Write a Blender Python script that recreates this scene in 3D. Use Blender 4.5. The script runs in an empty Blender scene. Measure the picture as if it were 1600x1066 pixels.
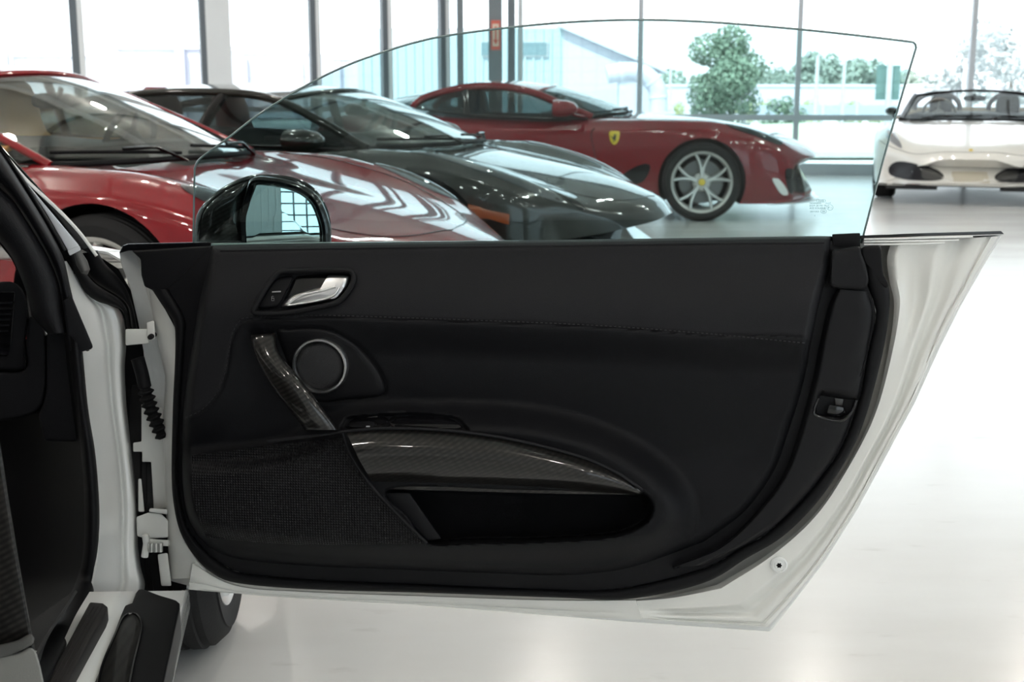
import bpy, bmesh, math, random
import numpy as np
from mathutils import Vector, Matrix

random.seed(7); np.random.seed(7)
SC = bpy.context.scene
COL = SC.collection
R = math.radians

# ------------------------------------------------------------------ camera
FPX, EYE, PITCH = 1950.0, 1.08, R(11.05)
cam_d = bpy.data.cameras.new('camera')
cam = bpy.data.objects.new('camera', cam_d); COL.objects.link(cam)
cam.location = (0, 0, EYE)
cam.rotation_euler = (math.pi / 2 - PITCH, 0, 0)
cam_d.sensor_width = 36.0
cam_d.lens = 36.0 * FPX / 1600.0
cam_d.clip_start = 0.05; cam_d.clip_end = 400
cam_d.dof.use_dof = True
cam_d.dof.focus_distance = 1.92
cam_d.dof.aperture_fstop = 9.0
SC.camera = cam

# ------------------------------------------------------------------ sky, sun, exposure
SKY_STRENGTH = 3.0
world = bpy.data.worlds.new('sky'); SC.world = world; world.use_nodes = True
bg = world.node_tree.nodes['Background']
bg.inputs[0].default_value = (0.87, 0.945, 1.0, 1); bg.inputs[1].default_value = SKY_STRENGTH
sun_d = bpy.data.lights.new('sun', 'SUN'); sun_d.energy = 7.0; sun_d.angle = R(3); sun_d.color = (1, .97, .92)
sun = bpy.data.objects.new('sun', sun_d); COL.objects.link(sun)
sun.rotation_euler = (R(38), 0, R(-25))
SC.view_settings.view_transform = 'Standard'
SC.view_settings.look = 'None'
SC.view_settings.exposure = 0.1
SC.view_settings.gamma = 1.0
SC.view_settings.use_curve_mapping = False
SC.cycles.max_bounces = 10
SC.cycles.transparent_max_bounces = 24
SC.cycles.use_denoising = True
SC.cycles.caustics_reflective = False
SC.cycles.caustics_refractive = False

def portal(name, loc, rot, sx, sy):
    d = bpy.data.lights.new(name, 'AREA'); d.shape = 'RECTANGLE'; d.size = sx; d.size_y = sy
    d.cycles.is_portal = True
    o = bpy.data.objects.new(name, d); COL.objects.link(o); o.location = loc; o.rotation_euler = rot
    return o

# ------------------------------------------------------------------ pixel rays -> places in the room
CP, SP = math.cos(PITCH), math.sin(PITCH)
def ray(u, v):
    u = np.asarray(u, float); v = np.asarray(v, float)
    dx = (u - 800) / FPX; dy = (533 - v) / FPX
    return np.stack([dx, CP + dy * SP, -SP + dy * CP], -1)
EYE_P = np.array([0, 0, EYE])
def at_y(u, v, y):
    d = ray(u, v); return EYE_P + d * (np.asarray(y, float) / d[..., 1])[..., None]
def at_z(u, v, z):
    d = ray(u, v); return EYE_P + d * ((z - EYE) / d[..., 2])[..., None]
def at_plane(u, v, p0, n):
    d = ray(u, v); return EYE_P + d * (np.dot(np.asarray(p0) - EYE_P, n) / (d @ np.asarray(n)))[..., None]

# ------------------------------------------------------------------ object helpers
WM = {}
def tag(o, label=None, cat=None, group=None, kind=None):
    if label: o['label'] = label
    if cat: o['category'] = cat
    if group: o['group'] = group
    if kind: o['kind'] = kind
    return o
def thing(name, label, cat, loc=(0, 0, 0), rz=0.0, group=None, scale=(1, 1, 1)):
    o = bpy.data.objects.new(name, None); COL.objects.link(o)
    o.empty_display_size = .1
    o.location = loc; o.rotation_euler = (0, 0, rz); o.scale = scale
    WM[o.name] = Matrix.Translation(Vector(loc)) @ Matrix.Rotation(rz, 4, 'Z') @ Matrix.Diagonal((*scale, 1))
    return tag(o, label, cat, group)
def root_matrix(o):
    while o.parent: o = o.parent
    return WM.get(o.name, Matrix.Identity(4))
def mk(name, verts, faces, mat, parent=None, local=False, smooth=40, label=None, mats=None, fmat=None):
    V = np.asarray(verts, float).reshape(-1, 3)
    if parent is not None and not local:
        Mi = np.array(root_matrix(parent).inverted())
        V = V @ Mi[:3, :3].T + Mi[:3, 3]
    me = bpy.data.meshes.new(name)
    me.from_pydata(V.tolist(), [], [list(map(int, f)) for f in faces])
    for m in (mats or [mat]): me.materials.append(m)
    if fmat is not None: me.polygons.foreach_set('material_index', np.asarray(fmat, np.int32))
    if smooth:
        me.polygons.foreach_set('use_smooth', [True] * len(me.polygons))
        me.update()
        me.set_sharp_from_angle(angle=R(smooth))
    me.update()
    o = bpy.data.objects.new(name, me); COL.objects.link(o)
    if parent is not None: o.parent = parent
    if label: o['label'] = label
    return o
def fix_normals(o):
    bm = bmesh.new(); bm.from_mesh(o.data)
    bmesh.ops.recalc_face_normals(bm, faces=bm.faces); bm.to_mesh(o.data); bm.free(); return o
def bevel(o, w, seg=2, ang=30):
    """bevel the sharp edges of a mesh object in place"""
    bm = bmesh.new(); bm.from_mesh(o.data)
    bmesh.ops.recalc_face_normals(bm, faces=bm.faces)
    es = [e for e in bm.edges if len(e.link_faces) == 2 and e.calc_face_angle(0) > R(ang)]
    if es: bmesh.ops.bevel(bm, geom=es, offset=w, segments=seg, profile=.6, affect='EDGES', clamp_overlap=True)
    bm.to_mesh(o.data); bm.free()
    o.data.polygons.foreach_set('use_smooth', [True] * len(o.data.polygons)); o.data.update()
    o.data.set_sharp_from_angle(angle=R(45))
    return o

class MB:
    """collects simple shapes into one mesh"""
    def __init__(s): s.v = []; s.f = []
    def add(s, V, Fc):
        b = len(s.v); s.v += [tuple(p) for p in V]; s.f += [tuple(b + i for i in f) for f in Fc]; return s
    def box(s, c, d, rz=0.0):
        x, y, z = (k / 2 for k in d); cs, sn = math.cos(rz), math.sin(rz)
        P = [(a * x, b * y, e * z) for e in (-1, 1) for a, b in ((-1, -1), (1, -1), (1, 1), (-1, 1))]
        P = [(c[0] + p[0] * cs - p[1] * sn, c[1] + p[0] * sn + p[1] * cs, c[2] + p[2]) for p in P]
        return s.add(P, [(3, 2, 1, 0), (4, 5, 6, 7), (0, 1, 5, 4), (1, 2, 6, 5), (2, 3, 7, 6), (3, 0, 4, 7)])
    def build(s, name, mat, parent=None, local=False, smooth=40, label=None):
        return mk(name, s.v, s.f, mat, parent, local, smooth, label)

def catmull(P, n, closed=False):
    """n points along a Catmull-Rom curve through P (uniform in index)"""
    P = np.asarray(P, float); m = len(P)
    T = np.linspace(0, m if closed else m - 1, n, endpoint=not closed)
    i = np.floor(T).astype(int)
    if not closed: i = np.clip(i, 0, m - 2)
    t = (T - i)[:, None]
    g = (lambda k: P[k % m]) if closed else None
    if closed: p0, p1, p2, p3 = g(i - 1), g(i), g(i + 1), g(i + 2)
    else:
        E = np.vstack([2 * P[0] - P[1], P, 2 * P[-1] - P[-2]])
        p0, p1, p2, p3 = E[i], E[i + 1], E[i + 2], E[i + 3]
    return .5 * ((2 * p1) + (p2 - p0) * t + (2 * p0 - 5 * p1 + 4 * p2 - p3) * t ** 2 + (3 * p1 - p0 - 3 * p2 + p3) * t ** 3)
def resample(P, n, closed=False):
    """n points evenly spaced by arc length on polyline P"""
    P = np.asarray(P, float)
    if closed: P = np.vstack([P, P[:1]])
    d = np.r_[0, np.cumsum(np.linalg.norm(np.diff(P, axis=0), axis=1))]
    s = np.linspace(0, d[-1], n, endpoint=not closed)
    return np.stack([np.interp(s, d, P[:, k]) for k in range(P.shape[1])], -1)
def smooth_curve(P, n, closed=False):
    return resample(catmull(P, 24 * len(P), closed), n, closed)
def pchip(xk, yk, x):
    """smooth interpolation without overshoot"""
    xk = np.asarray(xk, float); yk = np.asarray(yk, float); x = np.asarray(x, float)
    if xk[0] > xk[-1]: xk = xk[::-1]; yk = yk[::-1]
    h = np.diff(xk); d = np.diff(yk) / h
    m = np.zeros(len(xk)); m[0] = d[0]; m[-1] = d[-1]
    for i in range(1, len(xk) - 1):
        if d[i - 1] * d[i] > 0:
            w1 = 2 * h[i] + h[i - 1]; w2 = h[i] + 2 * h[i - 1]
            m[i] = (w1 + w2) / (w1 / d[i - 1] + w2 / d[i])
    i = np.clip(np.searchsorted(xk, x) - 1, 0, len(xk) - 2)
    t = np.clip((x - xk[i]) / h[i], 0, 1)
    return (yk[i] * (1 + 2 * t) * (1 - t) ** 2 + h[i] * m[i] * t * (1 - t) ** 2 + yk[i + 1] * t * t * (3 - 2 * t) + h[i] * m[i + 1] * t * t * (t - 1))

def grid_faces(nr, nc, wrap_c=False, base=0, flip=False):
    f = []
    cc = nc if wrap_c else nc - 1
    for r in range(nr - 1):
        for c in range(cc):
            c2 = (c + 1) % nc
            q = (base + r * nc + c, base + r * nc + c2, base + (r + 1) * nc + c2, base + (r + 1) * nc + c)
            f.append(q[::-1] if flip else q)
    return f
def grid_obj(name, G, mat, parent=None, local=False, smooth=40, label=None, flip=False, thick=0.0):
    """surface through grid of points G[r][c]; thick>0 gives it a back face and edges (along the surface normal)"""
    G = np.asarray(G, float); nr, nc = G.shape[:2]
    if not thick:
        return mk(name, G.reshape(-1, 3), grid_faces(nr, nc, flip=flip), mat, parent, local, smooth, label)
    du = np.gradient(G, axis=1); dv = np.gradient(G, axis=0)
    N = np.cross(du, dv); N /= (np.linalg.norm(N, axis=-1, keepdims=True) + 1e-12)
    if flip: N = -N
    B = G - N * thick
    V = np.vstack([G.reshape(-1, 3), B.reshape(-1, 3)]); o = nr * nc
    f = grid_faces(nr, nc, flip=flip) + grid_faces(nr, nc, base=o, flip=not flip)
    ring = [c for c in range(nc)] + [r * nc + nc - 1 for r in range(1, nr)] + [(nr - 1) * nc + c for c in range(nc - 2, -1, -1)] + [r * nc for r in range(nr - 2, 0, -1)]
    for a, b in zip(ring, ring[1:] + ring[:1]):
        q = (b, a, o + a, o + b); f.append(q[::-1] if flip else q)
    return mk(name, V, f, mat, parent, local, smooth, label)
def coons(top, bottom, left, right, nr, nc):
    """transfinite patch between four curves (any dimension)"""
    T = resample(top, nc); B = resample(bottom, nc); L = resample(left, nr); Rr = resample(right, nr)
    s = np.linspace(0, 1, nc)[None, :, None]; t = np.linspace(0, 1, nr)[:, None, None]
    return (1 - t) * T[None] + t * B[None] + (1 - s) * L[:, None] + s * Rr[:, None] - (
        (1 - s) * (1 - t) * T[0] + s * (1 - t) * T[-1] + (1 - s) * t * B[0] + s * t * B[-1])
def slab(name, front, back, mat, parent=None, local=False, bev=0.0, seg=2, label=None, smooth=40):
    """solid between two matching outlines"""
    n = len(front); V = np.vstack([front, back])
    f = [tuple(range(n)), tuple(range(2 * n - 1, n - 1, -1))] + [(i, n + i, n + (i + 1) % n, (i + 1) % n) for i in range(n)]
    o = mk(name, V, f, mat, parent, local, smooth, label)
    if bev: bevel(o, bev, seg)
    else: fix_normals(o)
    return o
def tube_data(path, rad, n=10, closed=False, up=(0, 0, 1), caps=True):
    """swept tube; rad is a number, a list, or a list of (across, up) pairs"""
    P = np.asarray(path, float); m = len(P)
    if closed: T = np.roll(P, -1, 0) - np.roll(P, 1, 0)
    else: T = np.gradient(P, axis=0)
    T /= np.linalg.norm(T, axis=1, keepdims=True) + 1e-12
    U = np.asarray(up, float)
    rad = np.asarray(rad, float)
    if rad.ndim == 0: rad = np.full((m, 2), float(rad))
    elif rad.ndim == 1 and len(rad) == 2 and m != 2: rad = np.tile(rad, (m, 1))
    elif rad.ndim == 1: rad = np.stack([rad, rad], -1)
    A = np.cross(T, U); ln = np.linalg.norm(A, axis=1, keepdims=True)
    A = np.where(ln < 1e-4, np.array([[1., 0, 0]]), A / (ln + 1e-12)); B = np.cross(A, T)
    th = np.linspace(0, 2 * math.pi, n, endpoint=False)
    V = P[:, None] + A[:, None] * (np.cos(th)[None, :, None] * rad[:, 0][:, None, None]) + B[:, None] * (np.sin(th)[None, :, None] * rad[:, 1][:, None, None])
    f = grid_faces(m, n, True)
    if closed: f += [((m - 1) * n + c, (m - 1) * n + (c + 1) % n, (c + 1) % n, c) for c in range(n)]
    elif caps: f += [tuple(range(n - 1, -1, -1)), tuple((m - 1) * n + c for c in range(n))]
    return V.reshape(-1, 3), f
def tube(name, path, rad, mat, parent=None, local=False, n=10, closed=False, up=(0, 0, 1), label=None, smooth=50):
    V, f = tube_data(path, rad, n, closed, up); return fix_normals(mk(name, V, f, mat, parent, local, smooth, label))
def lathe_data(prof, n, c, ax, e1, e2):
    """prof: (radius, offset along ax)"""
    c, ax, e1, e2 = (np.asarray(k, float) for k in (c, ax, e1, e2))
    th = np.linspace(0, 2 * math.pi, n, endpoint=False)
    V = [c + ax * h + (e1 * math.cos(t) + e2 * math.sin(t)) * r for r, h in prof for t in th]
    return np.array(V), grid_faces(len(prof), n, True)
def disc_lathe(name, prof, c, ax, e1, e2, mat, parent=None, local=False, n=40, label=None, cap=True, smooth=40):
    V, f = lathe_data(prof, n, c, ax, e1, e2); m = len(prof)
    if cap:
        if prof[0][0] > 1e-5: f.append(tuple(range(n)))
        if prof[-1][0] > 1e-5: f.append(tuple((m - 1) * n + k for k in range(n)))
    o = mk(name, V, f, mat, parent, local, smooth, label)
    bm = bmesh.new(); bm.from_mesh(o.data); bmesh.ops.remove_doubles(bm, verts=bm.verts, dist=1e-6)
    bmesh.ops.recalc_face_normals(bm, faces=bm.faces); bm.to_mesh(o.data); bm.free(); return o
def copy_tree(o, parent=None):
    c = o.copy(); COL.objects.link(c); c.parent = parent
    for ch in list(o.children): copy_tree(ch, c)
    return c

# ------------------------------------------------------------------ materials
def mat_new(name):
    m = bpy.data.materials.new(name); m.use_nodes = True
    return m, m.node_tree.nodes, m.node_tree.links, m.node_tree.nodes['Principled BSDF']
def pm(name, col, rough=.5, metal=0., coat=0., spec=.5, grain=0., gscale=200., bump=0., bscale=400., emit=None, es=0., coat_rough=.03):
    m, N, L, b = mat_new(name)
    b.inputs['Base Color'].default_value = (*col, 1)
    b.inputs['Roughness'].default_value = rough; b.inputs['Metallic'].default_value = metal
    b.inputs['Coat Weight'].default_value = coat; b.inputs['Coat Roughness'].default_value = coat_rough
    b.inputs['Specular IOR Level'].default_value = spec
    if grain:
        tc = N.new('ShaderNodeTexCoord'); nz = N.new('ShaderNodeTexNoise'); nz.inputs['Scale'].default_value = gscale; nz.inputs['Detail'].default_value = 4
        L.new(tc.outputs['Object'], nz.inputs['Vector'])
        mx = N.new('ShaderNodeMix'); mx.data_type = 'RGBA'
        mx.inputs[6].default_value = (*[c * (1 - grain) for c in col], 1); mx.inputs[7].default_value = (*[min(1, c * (1 + grain)) for c in col], 1)
        L.new(nz.outputs['Fac'], mx.inputs[0]); L.new(mx.outputs[2], b.inputs['Base Color'])
    if bump:
        tc = N.new('ShaderNodeTexCoord'); nz = N.new('ShaderNodeTexNoise'); nz.inputs['Scale'].default_value = bscale; nz.inputs['Detail'].default_value = 3
        bp = N.new('ShaderNodeBump'); bp.inputs['Strength'].default_value = bump; bp.inputs['Distance'].default_value = .002
        L.new(tc.outputs['Object'], nz.inputs['Vector']); L.new(nz.outputs['Fac'], bp.inputs['Height']); L.new(bp.outputs['Normal'], b.inputs['Normal'])
    if emit:
        b.inputs['Emission Color'].default_value = (*emit, 1); b.inputs['Emission Strength'].default_value = es
    return m
def thin_glass(name, tint, refl=1.0, base=.04, rough=0.0):
    """one glass surface: tinted see-through plus an angle-dependent mirror"""
    m, N, L, b = mat_new(name); N.remove(b)
    out = N['Material Output']
    tr = N.new('ShaderNodeBsdfTransparent'); tr.inputs[0].default_value = (*tint, 1)
    gl = N.new('ShaderNodeBsdfGlossy'); gl.inputs['Roughness'].default_value = rough
    lw = N.new('ShaderNodeLayerWeight'); lw.inputs[0].default_value = .5
    pw = N.new('ShaderNodeMath'); pw.operation = 'POWER'; pw.inputs[1].default_value = 4.5
    ma = N.new('ShaderNodeMath'); ma.operation = 'MULTIPLY_ADD'; ma.inputs[1].default_value = .9 * refl; ma.inputs[2].default_value = base * refl
    mx = N.new('ShaderNodeMixShader')
    L.new(lw.outputs['Facing'], pw.inputs[0]); L.new(pw.outputs[0], ma.inputs[0]); L.new(ma.outputs[0], mx.inputs[0])
    L.new(tr.outputs[0], mx.inputs[1]); L.new(gl.outputs[0], mx.inputs[2]); L.new(mx.outputs[0], out.inputs[0])
    return m
def carbon(name, pitch=.0065, c1=(.003, .0028, .0028), c2=(.020, .018, .0165), rough=.35):
    """twill weave under clear lacquer"""
    m, N, L, b = mat_new(name)
    tc = N.new('ShaderNodeTexCoord'); mp = N.new('ShaderNodeMapping'); mp.inputs['Rotation'].default_value = (0, R(28), 0)
    L.new(tc.outputs['Object'], mp.inputs['Vector'])
    w1 = N.new('ShaderNodeTexWave'); w1.bands_direction = 'Z'; w1.inputs['Scale'].default_value = .314 / pitch
    w2 = N.new('ShaderNodeTexWave'); w2.bands_direction = 'X'; w2.inputs['Scale'].default_value = .157 / pitch
    for w in (w1, w2): L.new(mp.outputs[0], w.inputs['Vector'])
    mu = N.new('ShaderNodeMath'); mu.operation = 'MULTIPLY'; L.new(w1.outputs['Fac'], mu.inputs[0])
    ad = N.new('ShaderNodeMath'); ad.operation = 'MULTIPLY_ADD'; ad.inputs[1].default_value = .5; ad.inputs[2].default_value = .5
    L.new(w2.outputs['Fac'], ad.inputs[0]); L.new(ad.outputs[0], mu.inputs[1])
    mx = N.new('ShaderNodeMix'); mx.data_type = 'RGBA'; mx.inputs[6].default_value = (*c1, 1); mx.inputs[7].default_value = (*c2, 1)
    L.new(mu.outputs[0], mx.inputs[0]); L.new(mx.outputs[2], b.inputs['Base Color'])
    b.inputs['Roughness'].default_value = rough; b.inputs['Specular IOR Level'].default_value = .15; b.inputs['Coat Weight'].default_value = .8; b.inputs['Coat Roughness'].default_value = .03
    return m

M = {}
M['white_paint'] = pm('white_car_paint', (.80, .81, .80), .35, coat=1)
M['white_inner'] = pm('white_door_jamb_paint', (.74, .74, .71), .35, coat=.5, grain=.04, gscale=9)
M['leather'] = pm('black_leather', (.009, .009, .0108), .6, spec=.2, bump=.25, bscale=900, grain=.2, gscale=500)
M['leather_shaded'] = pm('black_leather_shaded', (.004, .0042, .0055), .6, spec=.16, bump=.25, bscale=900)
M['plastic'] = pm('black_soft_plastic', (.005, .005, .0062), .55, spec=.2, bump=.15, bscale=1200)
M['rubber'] = pm('black_rubber', (.004, .004, .005), .65, spec=.18)
M['gloss_black'] = pm('gloss_black', (.004, .004, .005), .12)
M['alu'] = pm('satin_aluminium', (.72, .72, .73), .28, metal=1)
M['disc_dark'] = pm('dark_latch_steel', (.06, .06, .06), .35, metal=1)
M['steel'] = pm('zinc_plated_steel', (.6, .6, .58), .35, metal=1)
M['chrome'] = pm('chrome', (.9, .9, .9), .05, metal=1)
M['carbon'] = carbon('carbon_twill')
M['carbon_fine'] = carbon('carbon_twill_fine', pitch=.0060)
M['tyre'] = pm('tyre_rubber', (.010, .010, .011), .75, spec=.3, bump=.3, bscale=150)
M['door_glass'] = thin_glass('green_tinted_door_glass', (.75, .845, .85), base=.022)
M['window_glass'] = thin_glass('clear_shop_window', (.97, .985, .985), base=.02, refl=.8)
M['print_grey'] = pm('etched_grey_print', (.16, .30, .31), .6)
M['icon'] = pm('light_grey_icon', (.35, .35, .36), .5)
# ------------------------------------------------------------------ the room
CEIL = 5.6
M['ceiling'] = pm('ceiling_paint', (.46, .45, .42), .6)
M['wall'] = pm('wall_paint', (.72, .72, .70), .6)
M['corrugated'] = pm('grey_corrugated_steel', (.45, .47, .48), .45)
M['mullion'] = pm('anodised_window_frame', (.42, .45, .49), .4, metal=.3)
M['mullion_dark'] = pm('dark_window_gasket', (.10, .12, .14), .5)
M['mullion_white'] = pm('pale_window_frame', (.70, .72, .74), .5)
M['lamp'] = pm('warm_lamp', (1, 1, 1), .5, emit=(1, .95, .88), es=165)

def floor_material():
    m, N, L, b = mat_new('polished_pale_epoxy_floor')
    tc = N.new('ShaderNodeTexCoord')
    n1 = N.new('ShaderNodeTexNoise'); n1.inputs['Scale'].default_value = 1.1; n1.inputs['Detail'].default_value = 6; n1.inputs['Roughness'].default_value = .6
    n2 = N.new('ShaderNodeTexNoise'); n2.inputs['Scale'].default_value = 14; n2.inputs['Detail'].default_value = 8
    mp = N.new('ShaderNodeMapping'); mp.inputs['Scale'].default_value = (.35, 1, 1); L.new(tc.outputs['Object'], mp.inputs[0])
    L.new(mp.outputs[0], n1.inputs['Vector']); L.new(mp.outputs[0], n2.inputs['Vector'])
    r1 = N.new('ShaderNodeValToRGB'); r1.color_ramp.elements[0].color = (.60, .595, .58, 1); r1.color_ramp.elements[1].color = (.73, .74, .74, 1)
    r1.color_ramp.elements[0].position = .3; r1.color_ramp.elements[1].position = .7
    L.new(n1.outputs['Fac'], r1.inputs[0])
    r2 = N.new('ShaderNodeValToRGB'); r2.color_ramp.elements[0].color = (.45, .43, .40, 1); r2.color_ramp.elements[1].color = (1, 1, 1, 1)
    r2.color_ramp.elements[0].position = .22; r2.color_ramp.elements[1].position = .36
    L.new(n2.outputs['Fac'], r2.inputs[0])
    mx = N.new('ShaderNodeMix'); mx.data_type = 'RGBA'; mx.blend_type = 'MULTIPLY'; mx.inputs[0].default_value = .35
    L.new(r1.outputs[0], mx.inputs[6]); L.new(r2.outputs[0], mx.inputs[7]); L.new(mx.outputs[2], b.inputs['Base Color'])
    rr = N.new('ShaderNodeMapRange'); rr.inputs[3].default_value = .14; rr.inputs[4].default_value = .27
    L.new(n1.outputs['Fac'], rr.inputs[0]); L.new(rr.outputs[0], b.inputs['Roughness'])
    b.inputs['Specular IOR Level'].default_value = .45
    return m
M['floor'] = floor_material()

# glass front of the showroom: two runs meeting at a corner post
FRONT = [(-14.0, 13.2), (-0.30, 18.6), (9.0, 17.05)]
REAR_Y, RIGHT_X, LEFT_X = -8.0, 9.0, -14.0
room = [(LEFT_X, REAR_Y), (RIGHT_X, REAR_Y), FRONT[2], FRONT[1], FRONT[0]]
mb = MB()
mb.add([(x, y, 0) for x, y in room] + [(x, y, -.15) for x, y in room],
       [tuple(range(5)), tuple(range(9, 4, -1))] + [(i, 5 + i, 5 + (i + 1) % 5, (i + 1) % 5) for i in range(5)])
tag(mb.build('floor', M['floor'], smooth=0), kind='structure'); fix_normals(bpy.data.objects['floor'])
mb = MB()
mb.add([(x, y, CEIL + .2) for x, y in room] + [(x, y, CEIL) for x, y in room],
       [tuple(range(5)), tuple(range(9, 4, -1))] + [(i, 5 + i, 5 + (i + 1) % 5, (i + 1) % 5) for i in range(5)])
ceil = tag(mb.build('ceiling', M['ceiling'], smooth=0), kind='structure'); fix_normals(ceil)
# dark joints of the ceiling panels, running front to back, and a few cross beams
M['joint'] = pm('ceiling_joint', (.06, .06, .06), .7)
for k in range(15):
    x = -13 + 1.5 * k
    mk_b = MB().box((x, 5.5, CEIL - .03), (.07, 26, .06)); mk_b.build('panel_joint', M['joint'], ceil, smooth=0)
for y in (-3, 1.5, 6, 10.5, 15):
    MB().box((-2.5, y, CEIL - .16), (22.6, .22, .3)).build('beam', M['wall'], ceil, smooth=0)
# downlights
V, Fc = lathe_data([(.001, 0), (.075, 0), (.09, .03), (.09, .12), (.001, .12)], 12, (0, 0, 0), (0, 0, 1), (1, 0, 0), (0, 1, 0))
lamp_me = None
for x in (-11.2, -8.4, -5.6, -2.8, 0.4, 3.2, 5.6, 7.8):
    for y in (-4.8, -1.0, 3.4, 7.8, 12.4):
        if lamp_me is None:
            o = mk('downlight', V, Fc, M['lamp'], ceil); lamp_me = o.data
        else:
            o = bpy.data.objects.new('downlight', lamp_me); COL.objects.link(o); o.parent = ceil
        o.location = (x, y, CEIL - .34)

def wall_run(name, a, b, z0, z1, mat, t=.2, openings=()):
    """wall from a to b (plan points) with rectangular openings (s0, s1, za, zb) along its length"""
    a = np.array(a, float); b = np.array(b, float); L = np.linalg.norm(b - a); e = (b - a) / L; rz = math.atan2(e[1], e[0])
    m = MB()
    def blk(s0, s1, q0, q1):
        if s1 - s0 > 1e-4 and q1 - q0 > 1e-4:
            c = a + e * (s0 + s1) / 2; m.box((c[0], c[1], (q0 + q1) / 2), (s1 - s0, t, q1 - q0), rz)
    s = 0
    for s0, s1, za, zb in sorted(openings):
        blk(s, s0, z0, z1); blk(s0, s1, z0, za); blk(s0, s1, zb, z1); s = s1
    blk(s, L, z0, z1)
    return tag(m.build(name, mat, smooth=0), kind='structure')
# rear wall (behind the camera): ribbed steel with two big gridded glass doors
rear = wall_run('wall_rear', (LEFT_X, REAR_Y), (RIGHT_X, REAR_Y), 0, CEIL, M['corrugated'], openings=[(4.2, 9.2, .12, 3.4), (15.0, 21.5, .12, 3.5)])
right = wall_run('wall_right', (RIGHT_X, REAR_Y), FRONT[2], 0, CEIL, M['corrugated'], openings=[(4.5, 12.5, .12, 4.3)])
left = wall_run('wall_left', (LEFT_X, REAR_Y), FRONT[0], 0, CEIL, M['wall'])
rib = MB()
for k in range(76):
    x = LEFT_X + .15 + .3 * k
    if not (4.1 < x - LEFT_X < 9.3 or 14.9 < x - LEFT_X < 21.6): rib.box((x, REAR_Y + .12, CEIL / 2), (.09, .06, CEIL))
o = rib.build('rib', M['corrugated'], rear, smooth=0); o['kind'] = 'stuff'
def glazed(name, a, b, za, zb, nx, nz, fm, gm, fw=.06):
    a = np.array(a, float); b = np.array(b, float); L = np.linalg.norm(b - a); e = (b - a) / L; rz = math.atan2(e[1], e[0])
    m = MB()
    for i in range(nx + 1):
        c = a + e * L * i / nx; m.box((c[0], c[1], (za + zb) / 2), (fw, .08, zb - za), rz)
    for j in range(nz + 1):
        c = (a + b) / 2; m.box((c[0], c[1], za + (zb - za) * j / nz), (L, .07, fw), rz)
    w = tag(m.build(name, fm, smooth=0), kind='structure')
    c = (a + b) / 2
    MB().box((c[0], c[1], (za + zb) / 2), (L, .012, zb - za), rz).build('pane', gm, w, smooth=0)
    return w
glazed('window_1', (LEFT_X + 4.2, REAR_Y), (LEFT_X + 9.2, REAR_Y), .12, 3.4, 9, 7, M['mullion_dark'], M['window_glass'])
glazed('window_2', (LEFT_X + 15, REAR_Y), (LEFT_X + 21.5, REAR_Y), .12, 3.5, 12, 7, M['mullion_dark'], M['window_glass'])
rv = np.array(FRONT[2]) - np.array((RIGHT_X, REAR_Y)); rv = rv / np.linalg.norm(rv)
def rpt(s): return tuple(np.array((RIGHT_X, REAR_Y)) + rv * s)
glazed('window_3', rpt(4.5), rpt(12.5), .12, 4.3, 13, 8, M['mullion_dark'], M['window_glass'])
portal('daylight_opening', (LEFT_X + 6.7, REAR_Y - .1, 1.76), (R(90), 0, R(180)), 5, 3.28)
portal('daylight_opening', (LEFT_X + 18.25, REAR_Y - .1, 1.81), (R(90), 0, R(180)), 6.5, 3.38)
c = rpt(8.5); portal('daylight_opening', (c[0] + .1, c[1], 2.21), (R(90), 0, R(-90)), 8, 4.18)

# front glazing; post positions are where the sight lines of the photograph meet the two runs
def on_run(u, a, b):
    a = np.array(a); b = np.array(b); d = np.array([(u - 800) / FPX / CP, 1.0])   # sight line near the horizon
    A = np.array([d, -(b - a)]).T; t, s = np.linalg.solve(A, a); return a + (b - a) * s
def post(name, u, a, b, w, dep, mat, z0=0, z1=CEIL, parent=None):
    p = on_run(u, a, b); e = np.array(b) - np.array(a); rz = math.atan2(e[1], e[0])
    return MB().box((p[0], p[1], (z0 + z1) / 2), (w, dep, z1 - z0), rz), p
A, B_, C_ = FRONT
w5 = MB(); e = np.array(B_) - np.array(A); rz1 = math.atan2(e[1], e[0]); Lw = np.linalg.norm(e); mid = (np.array(A) + np.array(B_)) / 2
w5.box((mid[0], mid[1], .08), (Lw, .16, .16), rz1); w5.box((mid[0], mid[1], CEIL - .15), (Lw, .2, .3), rz1); w5.box((mid[0], mid[1], .92), (Lw, .10, .07), rz1)
win5 = tag(w5.build('window_5', M['mullion'], smooth=0), kind='structure')
MB().box((mid[0], mid[1], CEIL / 2), (Lw, .012, CEIL), rz1).build('pane', M['window_glass'], win5, smooth=0)
portal('daylight_opening', (mid[0], mid[1] + .1, CEIL / 2), (R(90), 0, rz1), Lw, CEIL - .3)
for u, wd in ((-160, .09), (147, .09), (340, .10), (502, .075), (609, .075), (695, .075)):
    p = on_run(u, A, B_)
    MB().box((p[0], p[1], CEIL / 2), (wd, .16, CEIL), rz1).build('post', M['mullion_dark'], win5, smooth=0)
    q = p + e / Lw * wd * .95
    MB().box((q[0], q[1] - .01, CEIL / 2), (wd * .8, .15, CEIL), rz1).build('post', M['mullion_white'], win5, smooth=0)
p = on_run(360, A, B_); MB().box((p[0], p[1] + .02, CEIL / 2), (.32, .2, CEIL), rz1).build('post', M['mullion_white'], win5, smooth=0)
w6 = MB(); e = np.array(C_) - np.array(B_); rz2 = math.atan2(e[1], e[0]); Lw2 = np.linalg.norm(e); mid = (np.array(B_) + np.array(C_)) / 2
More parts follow.
